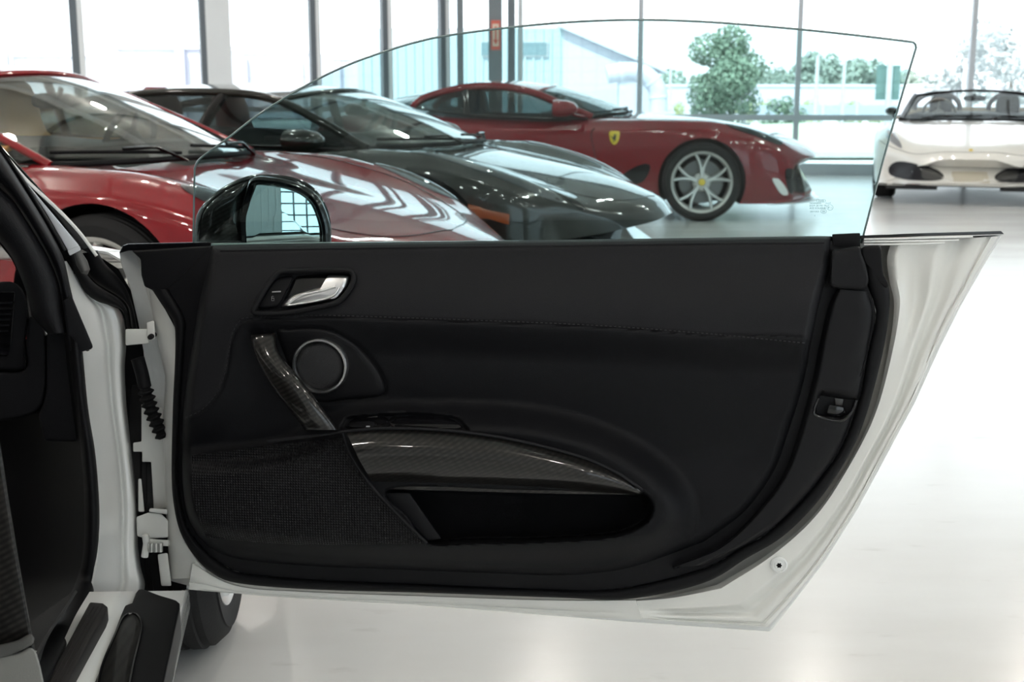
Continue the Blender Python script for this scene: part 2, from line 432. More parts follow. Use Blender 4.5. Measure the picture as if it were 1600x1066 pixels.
w6.box((mid[0], mid[1], .08), (Lw2, .14, .16), rz2); w6.box((mid[0], mid[1], CEIL - .15), (Lw2, .2, .3), rz2); w6.box((mid[0], mid[1], .80), (Lw2, .10, .08), rz2)
win6 = tag(w6.build('window_6', M['mullion'], smooth=0), kind='structure')
MB().box((mid[0], mid[1], CEIL / 2), (Lw2, .012, CEIL), rz2).build('pane', M['window_glass'], win6, smooth=0)
portal('daylight_opening', (mid[0], mid[1] + .1, CEIL / 2), (R(90), 0, rz2), Lw2, CEIL - .3)
for u in (992, 1229, 1488):
    p = on_run(u, B_, C_)
    MB().box((p[0], p[1], CEIL / 2), (.07, .14, CEIL), rz2).build('post', M['mullion'], win6, smooth=0)
# corner: steel column carrying a hose-reel sign, and the corner post
M['column'] = pm('grey_steel_column', (.16, .19, .21), .5)
cx, cy = FRONT[1]
p = at_y(799., 100., cy - .1); tag(MB().box((p[0], cy - .02, CEIL / 2), (.11, .16, CEIL)).build('trim_1', M['column'], smooth=0), kind='structure')
p = at_y(774., 100., cy - .8); colx = p[0]; coly = cy - .75
tag(MB().box((colx, coly, CEIL / 2), (.19, .19, CEIL)).box((colx, coly, .03), (.4, .4, .06)).build('column', M['column'], smooth=0), kind='structure')
p = at_y(813., 100., cy); tag(MB().box((p[0], cy, CEIL / 2), (.07, .14, CEIL)).build('trim_2', M['mullion_white'], smooth=0), kind='structure')
p = at_y(721., 100., cy - .1); tag(MB().box((p[0], cy - .45, CEIL / 2), (.09, .14, CEIL)).build('trim_3', M['column'], smooth=0), kind='structure')
# ------------------------------------------------------------------ the white car whose door stands open
host = thing('sports_car', 'white sports car at the left edge with its black-trimmed door wide open', 'car', (-.9, 2.3, 0))
DYAW = R(7)
DE = np.array([math.cos(DYAW), -math.sin(DYAW), 0]); DN = np.array([-math.sin(DYAW), -math.cos(DYAW), 0]); DU = np.array([0, 0, 1.])
DP = np.array([.411, 1.878, .24])
def D(u, v, n=0.0):
    """point of the open door seen at (u, v), n metres in front of its inner shell"""
    d = ray(u, v); t = (np.dot(DP - EYE_P, DN) + np.asarray(n, float)) / (d @ DN)
    return EYE_P + d * np.asarray(t)[..., None]
def DL(pts, n=0.0):
    p = np.asarray(pts, float); return D(p[:, 0], p[:, 1], n)
def sst(a, b, x):
    t = np.clip((x - a) / (b - a), 0, 1); return t * t * (3 - 2 * t)
def sdf(poly, u, v):
    """signed distance (pixels on the door) to a closed outline, negative inside"""
    P = np.asarray(poly, float); Q = np.roll(P, -1, 0)
    dmin = np.full(u.shape, 1e9); ins = np.zeros(u.shape, bool)
    for (x0, y0), (x1, y1) in zip(P, Q):
        ex, ey = x1 - x0, y1 - y0; t = np.clip(((u - x0) * ex + (v - y0) * ey) / (ex * ex + ey * ey + 1e-9), 0, 1)
        dmin = np.minimum(dmin, np.hypot(u - x0 - ex * t, v - y0 - ey * t))
        c = (y0 > v) != (y1 > v)
        ins ^= c & (u < (x1 - x0) * (v - y0) / (y1 - y0 + 1e-12) + x0)
    return np.where(ins, -dmin, dmin)
def sm(pts, n, closed=False): return smooth_curve(np.asarray(pts, float), n, closed)

# --- outlines, as seen
INNER = [(232, 384), (330, 380), (1345, 371), (1552, 369), (1500, 452), (1440, 560), (1390, 660), (1330, 772), (1270, 868), (1222, 934), (1196, 972),
         (1000, 960), (700, 941), (480, 929), (370, 922), (296, 916), (266, 908), (262, 843), (259, 803), (257, 728), (254, 661), (256, 634), (258, 588), (246, 532), (236, 480), (222, 430), (212, 395)]
SKIN = [(186, 393), (192, 385), (330, 383), (1345, 374), (1566, 367), (1540, 410), (1500, 480), (1470, 540), (1430, 628), (1385, 712), (1340, 795), (1290, 875), (1242, 938), (1203, 987),
        (1000, 973), (700, 949), (480, 935), (369, 927), (290, 921), (262, 919), (250, 890), (243, 850), (238, 760), (236, 700), (233, 638), (229.5, 598), (224, 547), (215.6, 502), (203, 448), (190, 415)]
SEAL_OUT = [(237, 452), (256, 481), (271, 502), (274, 530), (273, 572), (270, 638), (268, 735), (271, 786), (281, 830), (302, 867), (329, 894), (369, 911), (480, 921), (674, 927), (868, 934), (984, 936), (1100, 911),
            (1166, 873), (1225, 837), (1280, 781), (1326, 712), (1353, 650), (1379, 553), (1390, 481), (1388, 448), (1379, 425), (1376, 392), (1370, 386)]
SEAL_IN = [(262, 452), (280, 481), (289, 502), (288, 530), (285, 572), (281, 638), (278, 735), (283, 786), (294, 826), (318, 858), (345, 880), (380, 896), (480, 906), (660, 914), (829, 921), (964, 921), (1098, 889),
           (1160, 855), (1198, 834), (1248, 788), (1286, 742), (1318, 693), (1343, 622), (1355, 560), (1368, 498), (1366, 475), (1357, 450), (1350, 420), (1348, 395), (1344, 388)]
shell = slab('door', DL(INNER, -.045), DL(INNER, -.085), M['white_inner'], host, bev=.004, seg=2, label='white open door with a black leather-trimmed inner side')
door = shell
skin = slab('outer_skin', DL(SKIN, -.085), DL(SKIN, -.097), M['white_paint'], door, bev=.003)
# pressed relief of the bare white metal at the rear of the door
A_ = sm([(1392, 381), (1384, 420), (1394, 452), (1396, 500), (1382, 570), (1360, 650), (1330, 718), (1285, 788), (1228, 845), (1168, 882), (1102, 918), (1000, 942)], 90)
Bq = sm([(1560, 369), (1528, 424), (1496, 482), (1462, 546), (1424, 632), (1380, 712), (1336, 795), (1286, 874), (1240, 934), (1200, 980)], 90)
A_ = sm([(1392, 380), (1386, 405), (1390, 440), (1397, 480), (1386, 560), (1362, 650), (1322, 730), (1270, 806), (1200, 866), (1120, 914)], 90)
Bq = np.vstack([Bq, sm([(1200, 980), (1150, 977), (1100, 974), (1000, 967)], 40)[1:]]); A_ = np.vstack([A_, sm([(1120, 914), (1080, 924), (1040, 932), (990, 937)], 40)[1:]])
nc = 48
tt = np.linspace(0, 1, nc)
UV = A_[:, None] * (1 - tt)[None, :, None] + Bq[:, None] * tt[None, :, None]
rowt = np.r_[np.linspace(0, 1, 90), np.linspace(1, 1.4, 40)[1:]][:, None]
wave = .03 * np.sin(rowt * 23) * np.exp(-((rowt - .3) / .25) ** 2)
n = .004 - .016 * sst(.45, .6, tt)[None] * (1 - .6 * sst(.62, .80, tt))[None] - .02 * np.exp(-((tt[None] - .30) / .16) ** 2) * np.exp(-((rowt - .12) / .10) ** 2)
n = n - .005 * np.exp(-((tt[None] - .90 - wave) / .018) ** 2) - .012 * sst(.93, 1.0, tt)[None] - .05 * sst(.985, 1, tt)[None]
n = .004 + (n - .004) * (1 - sst(1.25, 1.4, rowt))
n = n * np.minimum(1, tt * 12)[None] - .010 * (1 - np.minimum(1, tt * 12))[None]
grid_obj('pressed_panel', D(UV[..., 0], UV[..., 1], n), M['white_inner'], door, smooth=60, flip=True, thick=.004)
# bare strip below the trim
lo = sm([(296, 918), (369, 924), (480, 932), (700, 945), (1004, 967)], 60); hi = sm([(302, 880), (369, 914), (480, 924), (674, 931), (860, 937), (994, 937)], 60)
t5 = np.linspace(0, 1, 12)
UV = hi[:, None] * (1 - t5)[None, :, None] + lo[:, None] * t5[None, :, None]
n = .004 + (-.010 * sst(.55, .68, t5)[None] + .004 * sst(.7, .9, t5)[None] - .01 * sst(.95, 1, t5)[None]) * (1 - sst(.80, .98, np.linspace(0, 1, 60)))[:, None]
grid_obj('sill_flange', D(UV[..., 0], UV[..., 1], n), M['white_inner'], door, smooth=60, flip=True, thick=.004)
# front edge of the shell
fl = sm([(233, 455), (246, 532), (258, 588), (256, 634), (255, 661), (258, 728), (260, 803), (263, 850), (268, 905)], 60)
fr = sm([(238, 452), (274, 517), (275, 572), (271, 638), (269, 735), (272, 786), (282, 832), (302, 870), (330, 902)], 60)
t5 = np.linspace(0, 1, 10); UV = fl[:, None] * (1 - t5)[None, :, None] + fr[:, None] * t5[None, :, None]
n = -.03 + .036 * np.sqrt(np.clip(t5, 0, 1))[None] + 0 * UV[..., 0]
grid_obj('front_flange', D(UV[..., 0], UV[..., 1], n), M['white_inner'], door, smooth=60, flip=True, thick=.003)
# torx screw
c = D(1217, 882, .004)
disc_lathe('screw', [(.0135, 0), (.0135, .003), (.011, .0045), (.0105, .002), (.008, .0025), (.007, .005), (.001, .005)], c, DN, DE, DU, M['white_paint'], door, n=28)
star = [(c + DN * .0056 + (DE * math.cos(a) + DU * math.sin(a)) * r) for k in range(12) for a, r in [(k * math.pi / 6, .0048 if k % 2 == 0 else .0032)]]
slab('screw_socket', np.array(star), np.array(star) - DN * .003, M['rubber'], door, smooth=0)
# belt strips and the finisher lines under them
slab('belt_strip', DL([(1344, 368), (1450, 364), (1564, 361), (1569, 366), (1450, 369), (1344, 373)], .006), DL([(1344, 368), (1450, 364), (1564, 361), (1569, 366), (1450, 369), (1344, 373)], -.095), M['gloss_black'], door, bev=.0008)
for k, (a, b) in enumerate(((374, 372), (378, 377), (382.5, 381.5))):
    tube('finisher_rib', DL([(1350, a), (1440, (a + b) / 2 - 1), (1520 - k * 22, b - 2)], .008), .0016, M['white_paint'], door, n=8)
slab('belt_strip', DL([(192, 384), (200, 381), (303, 378.5), (330, 378), (330, 387), (200, 392), (186, 396)], .004), DL([(192, 384), (200, 381), (303, 378.5), (330, 378), (330, 387), (200, 392), (186, 396)], -.1), M['gloss_black'], door, bev=.0015)
slab('mirror_triangle_cover', DL([(206, 392), (330, 384), (322, 440), (306, 500), (300, 560), (290, 560), (276, 517), (258, 484), (238, 453), (226, 448), (221, 430), (220, 405)], .012),
     DL([(206, 392), (330, 384), (322, 440), (306, 500), (300, 560), (290, 560), (276, 517), (258, 484), (238, 453), (226, 448), (221, 430), (220, 405)], -.02), M['plastic'], door, bev=.004, seg=3)
# weather seal: a soft rubber loop
so = sm(SEAL_OUT, 200); si = sm(SEAL_IN, 200)
th = np.linspace(0, 2 * math.pi, 12, endpoint=False)
mid = (so + si) / 2; half = (so - si) / 2
UV = mid[:, None] + half[:, None] * np.cos(th)[None, :, None]
n = .012 + .012 * np.sin(th)[None] + 0 * UV[..., 0]
mk('weather_seal', D(UV[..., 0], UV[..., 1], n).reshape(-1, 3), grid_faces(200, 12, True), M['rubber'], door, smooth=60)
fix_normals(bpy.data.objects['weather_seal'])
# carrier: dark plastic plate carrying the trim
CARR = np.vstack([sm(SEAL_IN, 120), [[1345, 375], [330, 384], [270, 440]]])
CARR = np.vstack([sm(SEAL_IN, 120), [[1344, 376], [330, 385]]])
slab('trim_carrier', DL(CARR, .016), DL(CARR, -.01), M['plastic'], door, bev=.002)

# --- main trim card: a soft relief
CARD_T = [(331, 386), (345, 383), (500, 380), (800, 376), (1100, 371.5), (1285, 369), (1299, 372)]
CARD_R = [(1299, 372), (1297, 416), (1284, 462), (1268, 534), (1256, 600), (1232, 678), (1210, 737), (1165, 799), (1100, 848)]
CARD_L = [(331, 386), (318, 440), (307, 490), (299, 543), (289, 611), (283, 690), (285, 760), (293, 806), (308, 836), (326, 856)]
CARD_B = [(326, 856), (370, 874), (480, 885.5), (640, 892), (790, 898), (887, 900), (984, 888), (1100, 848)]
cT, cR, cL, cB = (sm(k, 200) for k in (CARD_T, CARD_R, CARD_L, CARD_B))
CARD_OUT = np.vstack([cT, cR[1:], cB[::-1][1:], cL[::-1][1:-1]])
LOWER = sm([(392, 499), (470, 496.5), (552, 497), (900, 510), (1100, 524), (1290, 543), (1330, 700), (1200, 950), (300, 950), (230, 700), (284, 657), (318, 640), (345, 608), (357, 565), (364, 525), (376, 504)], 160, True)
POD = sm([(250, 712), (420, 690), (500, 655), (560, 634), (640, 628), (800, 632), (900, 650), (985, 682), (1048, 728), (1085, 785), (1070, 846), (990, 884), (800, 893), (500, 885), (300, 850), (240, 790)], 120, True)
POCKET = sm([(612, 764), (820, 767), (985, 769), (1012, 778), (1020, 796), (1008, 818), (960, 838), (850, 846), (740, 848), (668, 848), (640, 808)], 100, True)
BEZEL = sm([(396, 487), (399, 479), (414, 452), (429.5, 431.5), (445, 424), (515, 422), (544, 422.5), (552, 429), (552, 440.5), (544, 456), (531, 470), (515, 476.5), (470, 485.5), (436, 489.6), (405, 489.6)], 90, True)
SWITCH = sm([(536, 660), (548, 651), (620, 646), (690, 648), (716, 654), (730, 668), (728, 676), (640, 671), (538, 674)], 60, True)
TEAR = sm([(433, 522), (452, 515), (490, 513), (525, 520), (560, 542), (585, 570), (599, 596), (601, 612), (590, 620), (540, 625), (500, 628), (470, 610)], 80, True)
def card_n(u, v):
    u = np.asarray(u, float); v = np.asarray(v, float)
    sl = sdf(LOWER, u, v); sp = sdf(POD, u, v); sk = sdf(POCKET, u, v)
    low = sst(0, -60, sl)
    n = .030 + .030 * sst(372, 500, v) - .024 * low - .010 * sst(-60, -200, sl) * (1 - sst(700, 780, v))
    n = n - .0035 * np.exp(-(sl / 2.2) ** 2)
    n = n + .058 * sst(8, -48, sp)
    n = n - .010 * sst(820, 895, v) * sst(8, -20, sp)
    n = n + (.012 - n) * sst(3, -7, sk)
    n = n - .016 * sst(1, -5, sdf(BEZEL, u, v))
    n = n - .014 * sst(2, -5, sdf(SWITCH, u, v))
    n = n - .004 * np.exp(-(sdf(TEAR, u, v) / 3) ** 2)
    d = np.maximum(-sdf(CARD_OUT, u, v), 0)
    e = np.clip(d / 16, 0, 1)
    return .004 + n * np.sqrt(np.clip(1 - (1 - e) ** 2, 0, 1))
UV = coons(cT, cB, cL, cR, 210, 380)
tp = grid_obj('trim_panel', D(UV[..., 0], UV[..., 1], card_n(UV[..., 0], UV[..., 1])), M['leather'], door, smooth=70, flip=True)
tp.data.materials.append(M['leather_shaded'])   # same leather below the stitching, shade put into its darker colour
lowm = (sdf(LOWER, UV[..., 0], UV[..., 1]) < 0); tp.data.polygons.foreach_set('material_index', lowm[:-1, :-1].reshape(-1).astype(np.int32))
def pad(name, outline, off, mat, parent=door, rings=8, n0=None, dome=0.0, back=.006, label=None, edge=.35):
    """soft raised piece with a rounded rim, following the trim below it"""
    O = np.asarray(outline, float); c = O.mean(0); m = len(O); V = []; 
    for r in np.r_[np.linspace(0.02, 1 - edge * .3, rings), 1 - edge * .12, 1 - edge * .03, 1.0]:
        P = c + (O - c) * r
        base = card_n(P[:, 0], P[:, 1]) if n0 is None else n0
        e = np.clip((1 - r) / (edge * .3), 0, 1)
        V.append(D(P[:, 0], P[:, 1], base + off * math.sqrt(max(0, 1 - (1 - e) ** 2)) + dome * (1 - r * r)))
    P = O; base = card_n(P[:, 0], P[:, 1]) if n0 is None else n0
    V.append(D(P[:, 0], P[:, 1], base - back))
    k = len(V); f = grid_faces(k, m, True); f.append(tuple(range(m - 1, -1, -1)))
    return fix_normals(mk(name, np.vstack(V), f, mat, parent, smooth=60, label=label))
def line(name, pts, off, rad, mat, n=None, parent=door, k=60, closed=False):
    P = sm(pts, k, closed); base = card_n(P[:, 0], P[:, 1]) if n is None else n
    return tube(name, D(P[:, 0], P[:, 1], base + off), rad, mat, parent, n=8, closed=closed, up=DN)
# stitching along the upper pad
M['thread'] = pm('dark_thread', (.015, .015, .017), .6)
st = sm([(290, 653), (318, 638), (343, 606), (355, 565), (362, 525), (374, 502), (392, 496), (470, 493.5), (552, 494), (900, 507), (1100, 521), (1264, 537)], 300)
mbs = MB()
for k in range(0, 298, 2):
    V, f = tube_data(D(st[k:k + 2, 0], st[k:k + 2, 1], card_n(st[k:k + 2, 0], st[k:k + 2, 1]) + .0008), .0007, 5, up=DN); mbs.add(V, f)
o = mbs.build('stitching', M['thread'], door); o['kind'] = 'stuff'
# top lip line of the card
line('top_lip', [(345, 392), (500, 389), (800, 385), (1100, 381), (1288, 379)], .0, .0022, M['leather'])
# speaker: teardrop surround, ring, mesh
pad('speaker_surround', TEAR, .003, M['plastic'])
c0 = D(501, 571, float(card_n(501., 571.)) + .008)
disc_lathe('speaker_ring', [(.0445, -.006), (.0445, .006), (.0430, .008), (.0400, .008), (.0385, .005), (.0385, -.006)], c0, DN, DE, DU, M['alu'], door, n=64, cap=False, label='satin silver ring of the small speaker')
M['mesh'] = pm('speaker_mesh', (.010, .010, .012), .55, bump=.6, bscale=1500)
disc_lathe('speaker_mesh', [(.0388, .001), (.03, .004), (.015, .006), (.0005, .0065)], c0, DN, DE, DU, M['mesh'], door, n=48)
# inside handle: bezel, cup, lever, lock button
line('handle_bezel', BEZEL, .006, .0045, M['plastic'], n=None, closed=True, k=120)
cup = sm([(446, 474), (452, 452), (462, 434), (480, 430), (520, 428), (545, 430), (547, 440), (540, 455), (526, 467), (480, 477)], 60, True)
pad('handle_cup', cup, .0012, M['gloss_black'])
LEV = sm([(440, 480), (447.5, 468), (459, 460.5), (481, 453.5), (506, 447), (514, 441), (511, 433), (517, 429.2), (542, 430), (546.6, 434), (543, 447), (533, 461), (524, 467.5), (492.6, 473.5), (459, 479)], 80, True)
pad('door_handle', LEV, .016, M['alu'], label='satin silver inside door lever', dome=.004)
line('lever_ridge', [(448, 476), (470, 462), (506, 453.5), (524, 448)], .0205, .0022, M['alu'])
line('lever_ridge', [(450, 477.5), (480, 473), (505, 468), (522, 461), (530, 450)], .0205, .0018, M['alu'])
LB = sm([(403.6, 481), (414, 461), (425, 443), (436, 435), (457.7, 432.6), (447.5, 456), (436, 476.5), (425, 481)], 50, True)
pad('lock_button', LB, .010, M['plastic'])
nb = float(card_n(430., 465.)) + .0118
slab('lock_icon', DL([(425, 455.2), (439, 454.6), (439, 456.6), (425, 457.2)], nb), DL([(425, 455.2), (439, 454.6), (439, 456.6), (425, 457.2)], nb - .002), M['icon'], door, smooth=0)
tube('lock_icon', DL([(424.5, 466), (424.5, 470), (428, 470), (428, 466), (424.5, 466)], nb), .0004, M['icon'], door, n=6, up=DN)
tube('lock_icon', DL([(424.6, 466), (424.4, 463.8), (426, 462.8), (427.4, 463.6)], nb), .0004, M['icon'], door, n=6, up=DN)
# carbon grab handle
gl = sm([(391, 524), (395, 546), (404, 568), (425.5, 605), (453.4, 642.4), (476, 672)], 40); gr = sm([(431, 520), (433, 543), (444, 562), (472, 596), (503, 636), (529, 672)], 40)
tt = np.linspace(0, 1, 40); nn = .05 + .055 * np.sqrt(np.clip(np.sin(np.clip(tt * .72 + .02, 0, 1) * math.pi), 0, 1)) + .012 * tt
th = np.linspace(0, 2 * math.pi, 18, endpoint=False); mid = (gl + gr) / 2; half = (gr - gl) / 2
UV = mid[:, None] + half[:, None] * np.cos(th)[None, :, None]
n = nn[:, None] + .016 * np.sign(np.sin(th)) * np.abs(np.sin(th)) ** .7
mk('grab_handle', D(UV[..., 0], UV[..., 1], n).reshape(-1, 3), grid_faces(40, 18, True) + [tuple(range(17, -1, -1)), tuple(39 * 18 + k for k in range(18))], M['carbon'], door, smooth=60, label='glossy carbon-weave grab handle'); fix_normals(bpy.data.objects['grab_handle'])
# armrest: carbon trim, edge bead, window switches
at_ = sm([(541, 677), (600, 673), (700, 677), (800, 691), (900, 716), (960, 741), (1001, 768)], 90)
ab = sm([(590, 762), (700, 765), (850, 769), (940, 770), (1001, 770)], 90)
tt = np.linspace(0, 1, 24)
UV = at_[:, None] * (1 - tt)[None, :, None] + ab[:, None] * tt[None, :, None]
l_ = sm([(541, 677), (562, 716), (590, 762)], 24)
wgt = np.exp(-np.linspace(0, 1, 90) * 14)[:, None, None]; UV = UV * (1 - wgt) + wgt * (l_[None] + (UV - UV[:1]))
nn = .100 + .034 * np.sin(np.clip(tt * 1.12, 0, 1) * math.pi) ** .8 - .018 * tt
tip = np.sqrt(np.clip((1 - np.linspace(0, 1, 90)) * 5, 0, 1))[:, None]
grid_obj('armrest_trim', D(UV[..., 0], UV[..., 1], .092 + (nn - .092)[None] * tip), M['carbon_fine'], door, smooth=70, flip=True, thick=.004, label='glossy carbon-weave blade of the armrest')
line('armrest_bead', [(418, 690), (480, 682), (541, 674), (600, 669.5), (700, 673), (800, 687), (900, 712), (960, 737), (1004, 766)], 0, .0026, M['leather'], n=.108)
pad('switch_panel', sm([(545, 662), (556, 654), (600, 651), (606, 669), (545, 671)], 40, True), .002, M['gloss_black'])
pad('window_switch', sm([(546, 661), (560, 659), (584, 659), (588, 666), (566, 668), (546, 667)], 40, True), .005, M['plastic'])
pad('switch_blank', sm([(610, 653), (640, 650), (690, 652), (712, 658), (722, 669), (700, 670), (618, 668)], 40, True), .002, M['gloss_black'])
slab('switch_icon', DL([(572, 665.5), (578, 665.5), (578, 667.5), (572, 667.5)], .1085), DL([(572, 665.5), (578, 665.5), (578, 667.5), (572, 667.5)], .105), M['icon'], door, smooth=0)
# lower speaker grille with fine ribs
def ribbed():
    m, N, L, b = mat_new('fine_ribbed_grille')
    b.inputs['Base Color'].default_value = (.0045, .0045, .0055, 1); b.inputs['Specular IOR Level'].default_value = .2; b.inputs['Roughness'].default_value = .55
    tc = N.new('ShaderNodeTexCoord'); w = N.new('ShaderNodeTexWave'); w.bands_direction = 'Z'; w.inputs['Scale'].default_value = 75
    w2 = N.new('ShaderNodeTexWave'); w2.bands_direction = 'X'; w2.inputs['Scale'].default_value = 75
    mu = N.new('ShaderNodeMath'); mu.operation = 'MULTIPLY'; bp = N.new('ShaderNodeBump'); bp.inputs['Strength'].default_value = .8; bp.inputs['Distance'].default_value = .0015
    for k in (w, w2): L.new(tc.outputs['Object'], k.inputs['Vector'])
    L.new(w.outputs['Fac'], mu.inputs[0]); L.new(w2.outputs['Fac'], mu.inputs[1]); L.new(mu.outputs[0], bp.inputs['Height']); L.new(bp.outputs['Normal'], b.inputs['Normal'])
    return m
M['grille'] = ribbed()
G = coons(sm([(300, 712), (420, 697), (534, 684)], 60), sm([(322, 840), (450, 851), (662, 850)], 60), sm([(300, 712), (302, 780), (322, 840)], 40), sm([(534, 684), (552, 722), (582, 765), (625, 812), (662, 850)], 40), 50, 80)
gn = card_n(G[..., 0], G[..., 1]); gn = np.maximum(gn, .07) + .003
grid_obj('speaker_grille', D(G[..., 0], G[..., 1], gn), M['grille'], door, smooth=70, flip=True, thick=.004)
tube('grille_edge', D(*sm([(535, 677), (550, 715), (582, 762), (625, 808), (667, 849)], 40).T, .108), .0028, M['plastic'], door, n=8, up=DN)
slab('pocket_divider', DL([(598, 770), (640, 770), (690, 842), (668, 846), (625, 806)], .085), DL([(598, 770), (640, 770), (690, 842), (668, 846), (625, 806)], .02), M['plastic'], door, bev=.004)
# lock-side panel with latch opening, cover and corner boot
SL = sm([(1308, 452), (1294, 480), (1280, 540), (1268, 600), (1246, 680), (1222, 745), (1178, 805), (1120, 858), (1050, 886)], 90); SR = sm([(1356, 456), (1364, 492), (1353, 560), (1341, 622), (1314, 695), (1283, 743), (1246, 787), (1196, 832), (1100, 884)], 90)
tt = np.linspace(0, 1, 30); UV = SL[:, None] * (1 - tt)[None, :, None] + SR[:, None] * tt[None, :, None]
LATCH = [(1280, 613), (1339, 622), (1333, 640), (1314, 656), (1274, 649), (1272, 640)]
n = .018 + .020 * np.sqrt(np.clip(1 - (1 - np.clip((1 - tt) / .35, 0, 1)) ** 2, 0, 1))[None] * sst(0, .12, tt)[None] - .03 * sst(1, -5, sdf(LATCH, UV[..., 0], UV[..., 1]))
grid_obj('lock_side_panel', D(UV[..., 0], UV[..., 1], n), M['plastic'], door, smooth=60, flip=True, thick=.003)
line('latch_rim', [(1279, 622), (1272, 640), (1276, 650), (1312, 658), (1330, 645), (1338, 625)], 0, .0022, M['gloss_black'], n=.038)
slab('latch', DL([(1296, 632), (1318, 636), (1322, 646), (1312, 653), (1290, 648)], .026), DL([(1296, 632), (1318, 636), (1322, 646), (1312, 653), (1290, 648)], .008), M['gloss_black'], door, bev=.003)
slab('latch', DL([(1304, 622), (1318, 624), (1316, 634), (1306, 633)], .022), DL([(1304, 622), (1318, 624), (1316, 634), (1306, 633)], .008), M['disc_dark'], door, bev=.001)
tube('vent_slot', DL([(1351, 564), (1347, 580), (1344, 588)], .0345), .0011, M['rubber'], door, n=6, up=DN)
pad('lock_cover', sm([(1300, 392), (1312, 389), (1342, 385), (1346, 396), (1352, 412), (1357, 436), (1354, 448), (1346, 453), (1308, 451), (1297, 446), (1297, 420)], 60, True), .012, M['plastic'], n0=.032, back=.03)
pad('corner_boot', sm([(1346, 388), (1368, 384), (1376, 387), (1378, 410), (1380, 430), (1388, 446), (1380, 448), (1364, 424), (1350, 408)], 60, True), .006, M['rubber'], n0=.018, back=.02)
slab('belt_end_block', DL([(1300, 366), (1344, 364), (1344, 388), (1330, 386), (1301, 385)], .018), DL([(1300, 366), (1344, 364), (1344, 388), (1330, 386), (1301, 385)], -.02), M['rubber'], door, bev=.002)

# --- side window: one curved tinted pane leaning in at its top
TILT = R(22); GN = DN * math.cos(TILT) - DU * math.sin(TILT); GP = D(800, 372, -.012)
def GLS(u, v, off=0.0):
    d = ray(u, v); o = off - .035 * (np.clip((372 - np.asarray(v, float)) / 330, 0, 1.2)) ** 2
    t = (np.dot(GP - EYE_P, GN) + o) / (d @ GN); return EYE_P + d * t[..., None]
gt = sm([(304, 263), (309, 252), (320, 242), (356, 216), (400, 182), (450, 150), (500, 122), (550, 99), (600, 81), (650, 66), (700, 55.5), (800, 42.5), (900, 34), (1000, 31), (1100, 34), (1200, 41.5), (1300, 51), (1420, 65), (1429, 67.5), (1432, 73)], 160)
gL = sm([(304, 263), (303, 320), (302, 384)], 40); gR = sm([(1432, 73), (1412, 140), (1384, 236), (1346, 380)], 40); gB = np.array([(302, 384), (800, 384), (1346, 380)], float)
G = coons(gt, gB, gL, gR, 44, 160)
Gf = GLS(G[..., 0], G[..., 1], .002); Gb = GLS(G[..., 0], G[..., 1], -.002)
nr, nc = G.shape[:2]; k = nr * nc
ring = list(range(nc)) + [r * nc + nc - 1 for r in range(1, nr)] + [(nr - 1) * nc + c for c in range(nc - 2, -1, -1)] + [r * nc for r in range(nr - 2, 0, -1)]
V = np.vstack([Gf.reshape(-1, 3), Gb.reshape(-1, 3)])
win = mk('window_pane', V, grid_faces(nr, nc, flip=True) + grid_faces(nr, nc, base=k), M['door_glass'], door, smooth=60, label='green-tinted frameless door glass')
edge = np.vstack([gL[::-1], gt, gR]); edge = resample(edge, 300)
M['glass_edge'] = pm('ground_glass_edge', (.20, .26, .26), .25, coat=1)
tube('pane_edge', GLS(edge[:, 0], edge[:, 1]), .0016, M['glass_edge'], door, n=8, up=GN)
# maker's stamp etched in the lower rear corner
def ring_pts(cu, cv, ru, rv, k=28): 
    a = np.linspace(0, 2 * math.pi, k, endpoint=False); return GLS(cu + ru * np.cos(a), cv + rv * np.sin(a), .0032)
stamp = MB()
for j in range(4):
    V, f = tube_data(ring_pts(1278.2 + 3.1 * j, 313.9, 2.3, 2.1), .00022, 4, True, up=GN); stamp.add(V, f)
for (cu, cv, ru, rv) in ((1297, 324.3, 4.6, 4.4), (1286.9, 330.4, 4.4, 3.4)):
    V, f = tube_data(ring_pts(cu, cv, ru, rv), .00026, 4, True, up=GN); stamp.add(V, f)
stamp.build('etched_emblem', M['print_grey'], door)
GX = GLS(1290., 320.) - GLS(1280., 320.); GX /= np.linalg.norm(GX); GY = np.cross(GN, GX)
def text_obj(name, s, pos, size, ex, ey, en, mat, parent, align='LEFT', local=False):
    cu = bpy.data.curves.new(name, 'FONT'); cu.body = s; cu.size = size; cu.align_x = align; cu.extrude = size * .01; cu.resolution_u = 2
    to = bpy.data.objects.new(name, cu); COL.objects.link(to)
    dg = bpy.context.evaluated_depsgraph_get(); dg.update(); me = bpy.data.meshes.new_from_object(to.evaluated_get(dg))
    V = np.array([v.co[:] for v in me.vertices]); Fs = [tuple(p.vertices) for p in me.polygons]
    bpy.data.objects.remove(to); bpy.data.curves.remove(cu); bpy.data.meshes.remove(me)
    W = np.asarray(pos) + V[:, :1] * ex + V[:, 1:2] * ey + V[:, 2:3] * en
    return mk(name, W, Fs, mat, parent, local, smooth=0)
for s, u, v, sz in (('TEMPERED', 1264.5, 319, 2.9), ('DOT', 1289.5, 319, 2.9), ('DOT-20 M3 TR', 1264.8, 322.8, 3.0), ('AS2 SOLID', 1264.8, 326.6, 3.2), ('43R', 1283.5, 326.6, 3.0), ('0011053', 1265.5, 332, 3.0), ('20', 1284.3, 332, 3.6), ('E 1', 1293.6, 326, 3.6), ('II', 1272.2, 338, 2.4), ('.', 1277.5, 338, 3)):
    text_obj('etched_text', s, GLS(float(u), float(v), .003), sz * .00128, GX, GY, GN, M['print_grey'], door)

# --- door mirror outside the glass

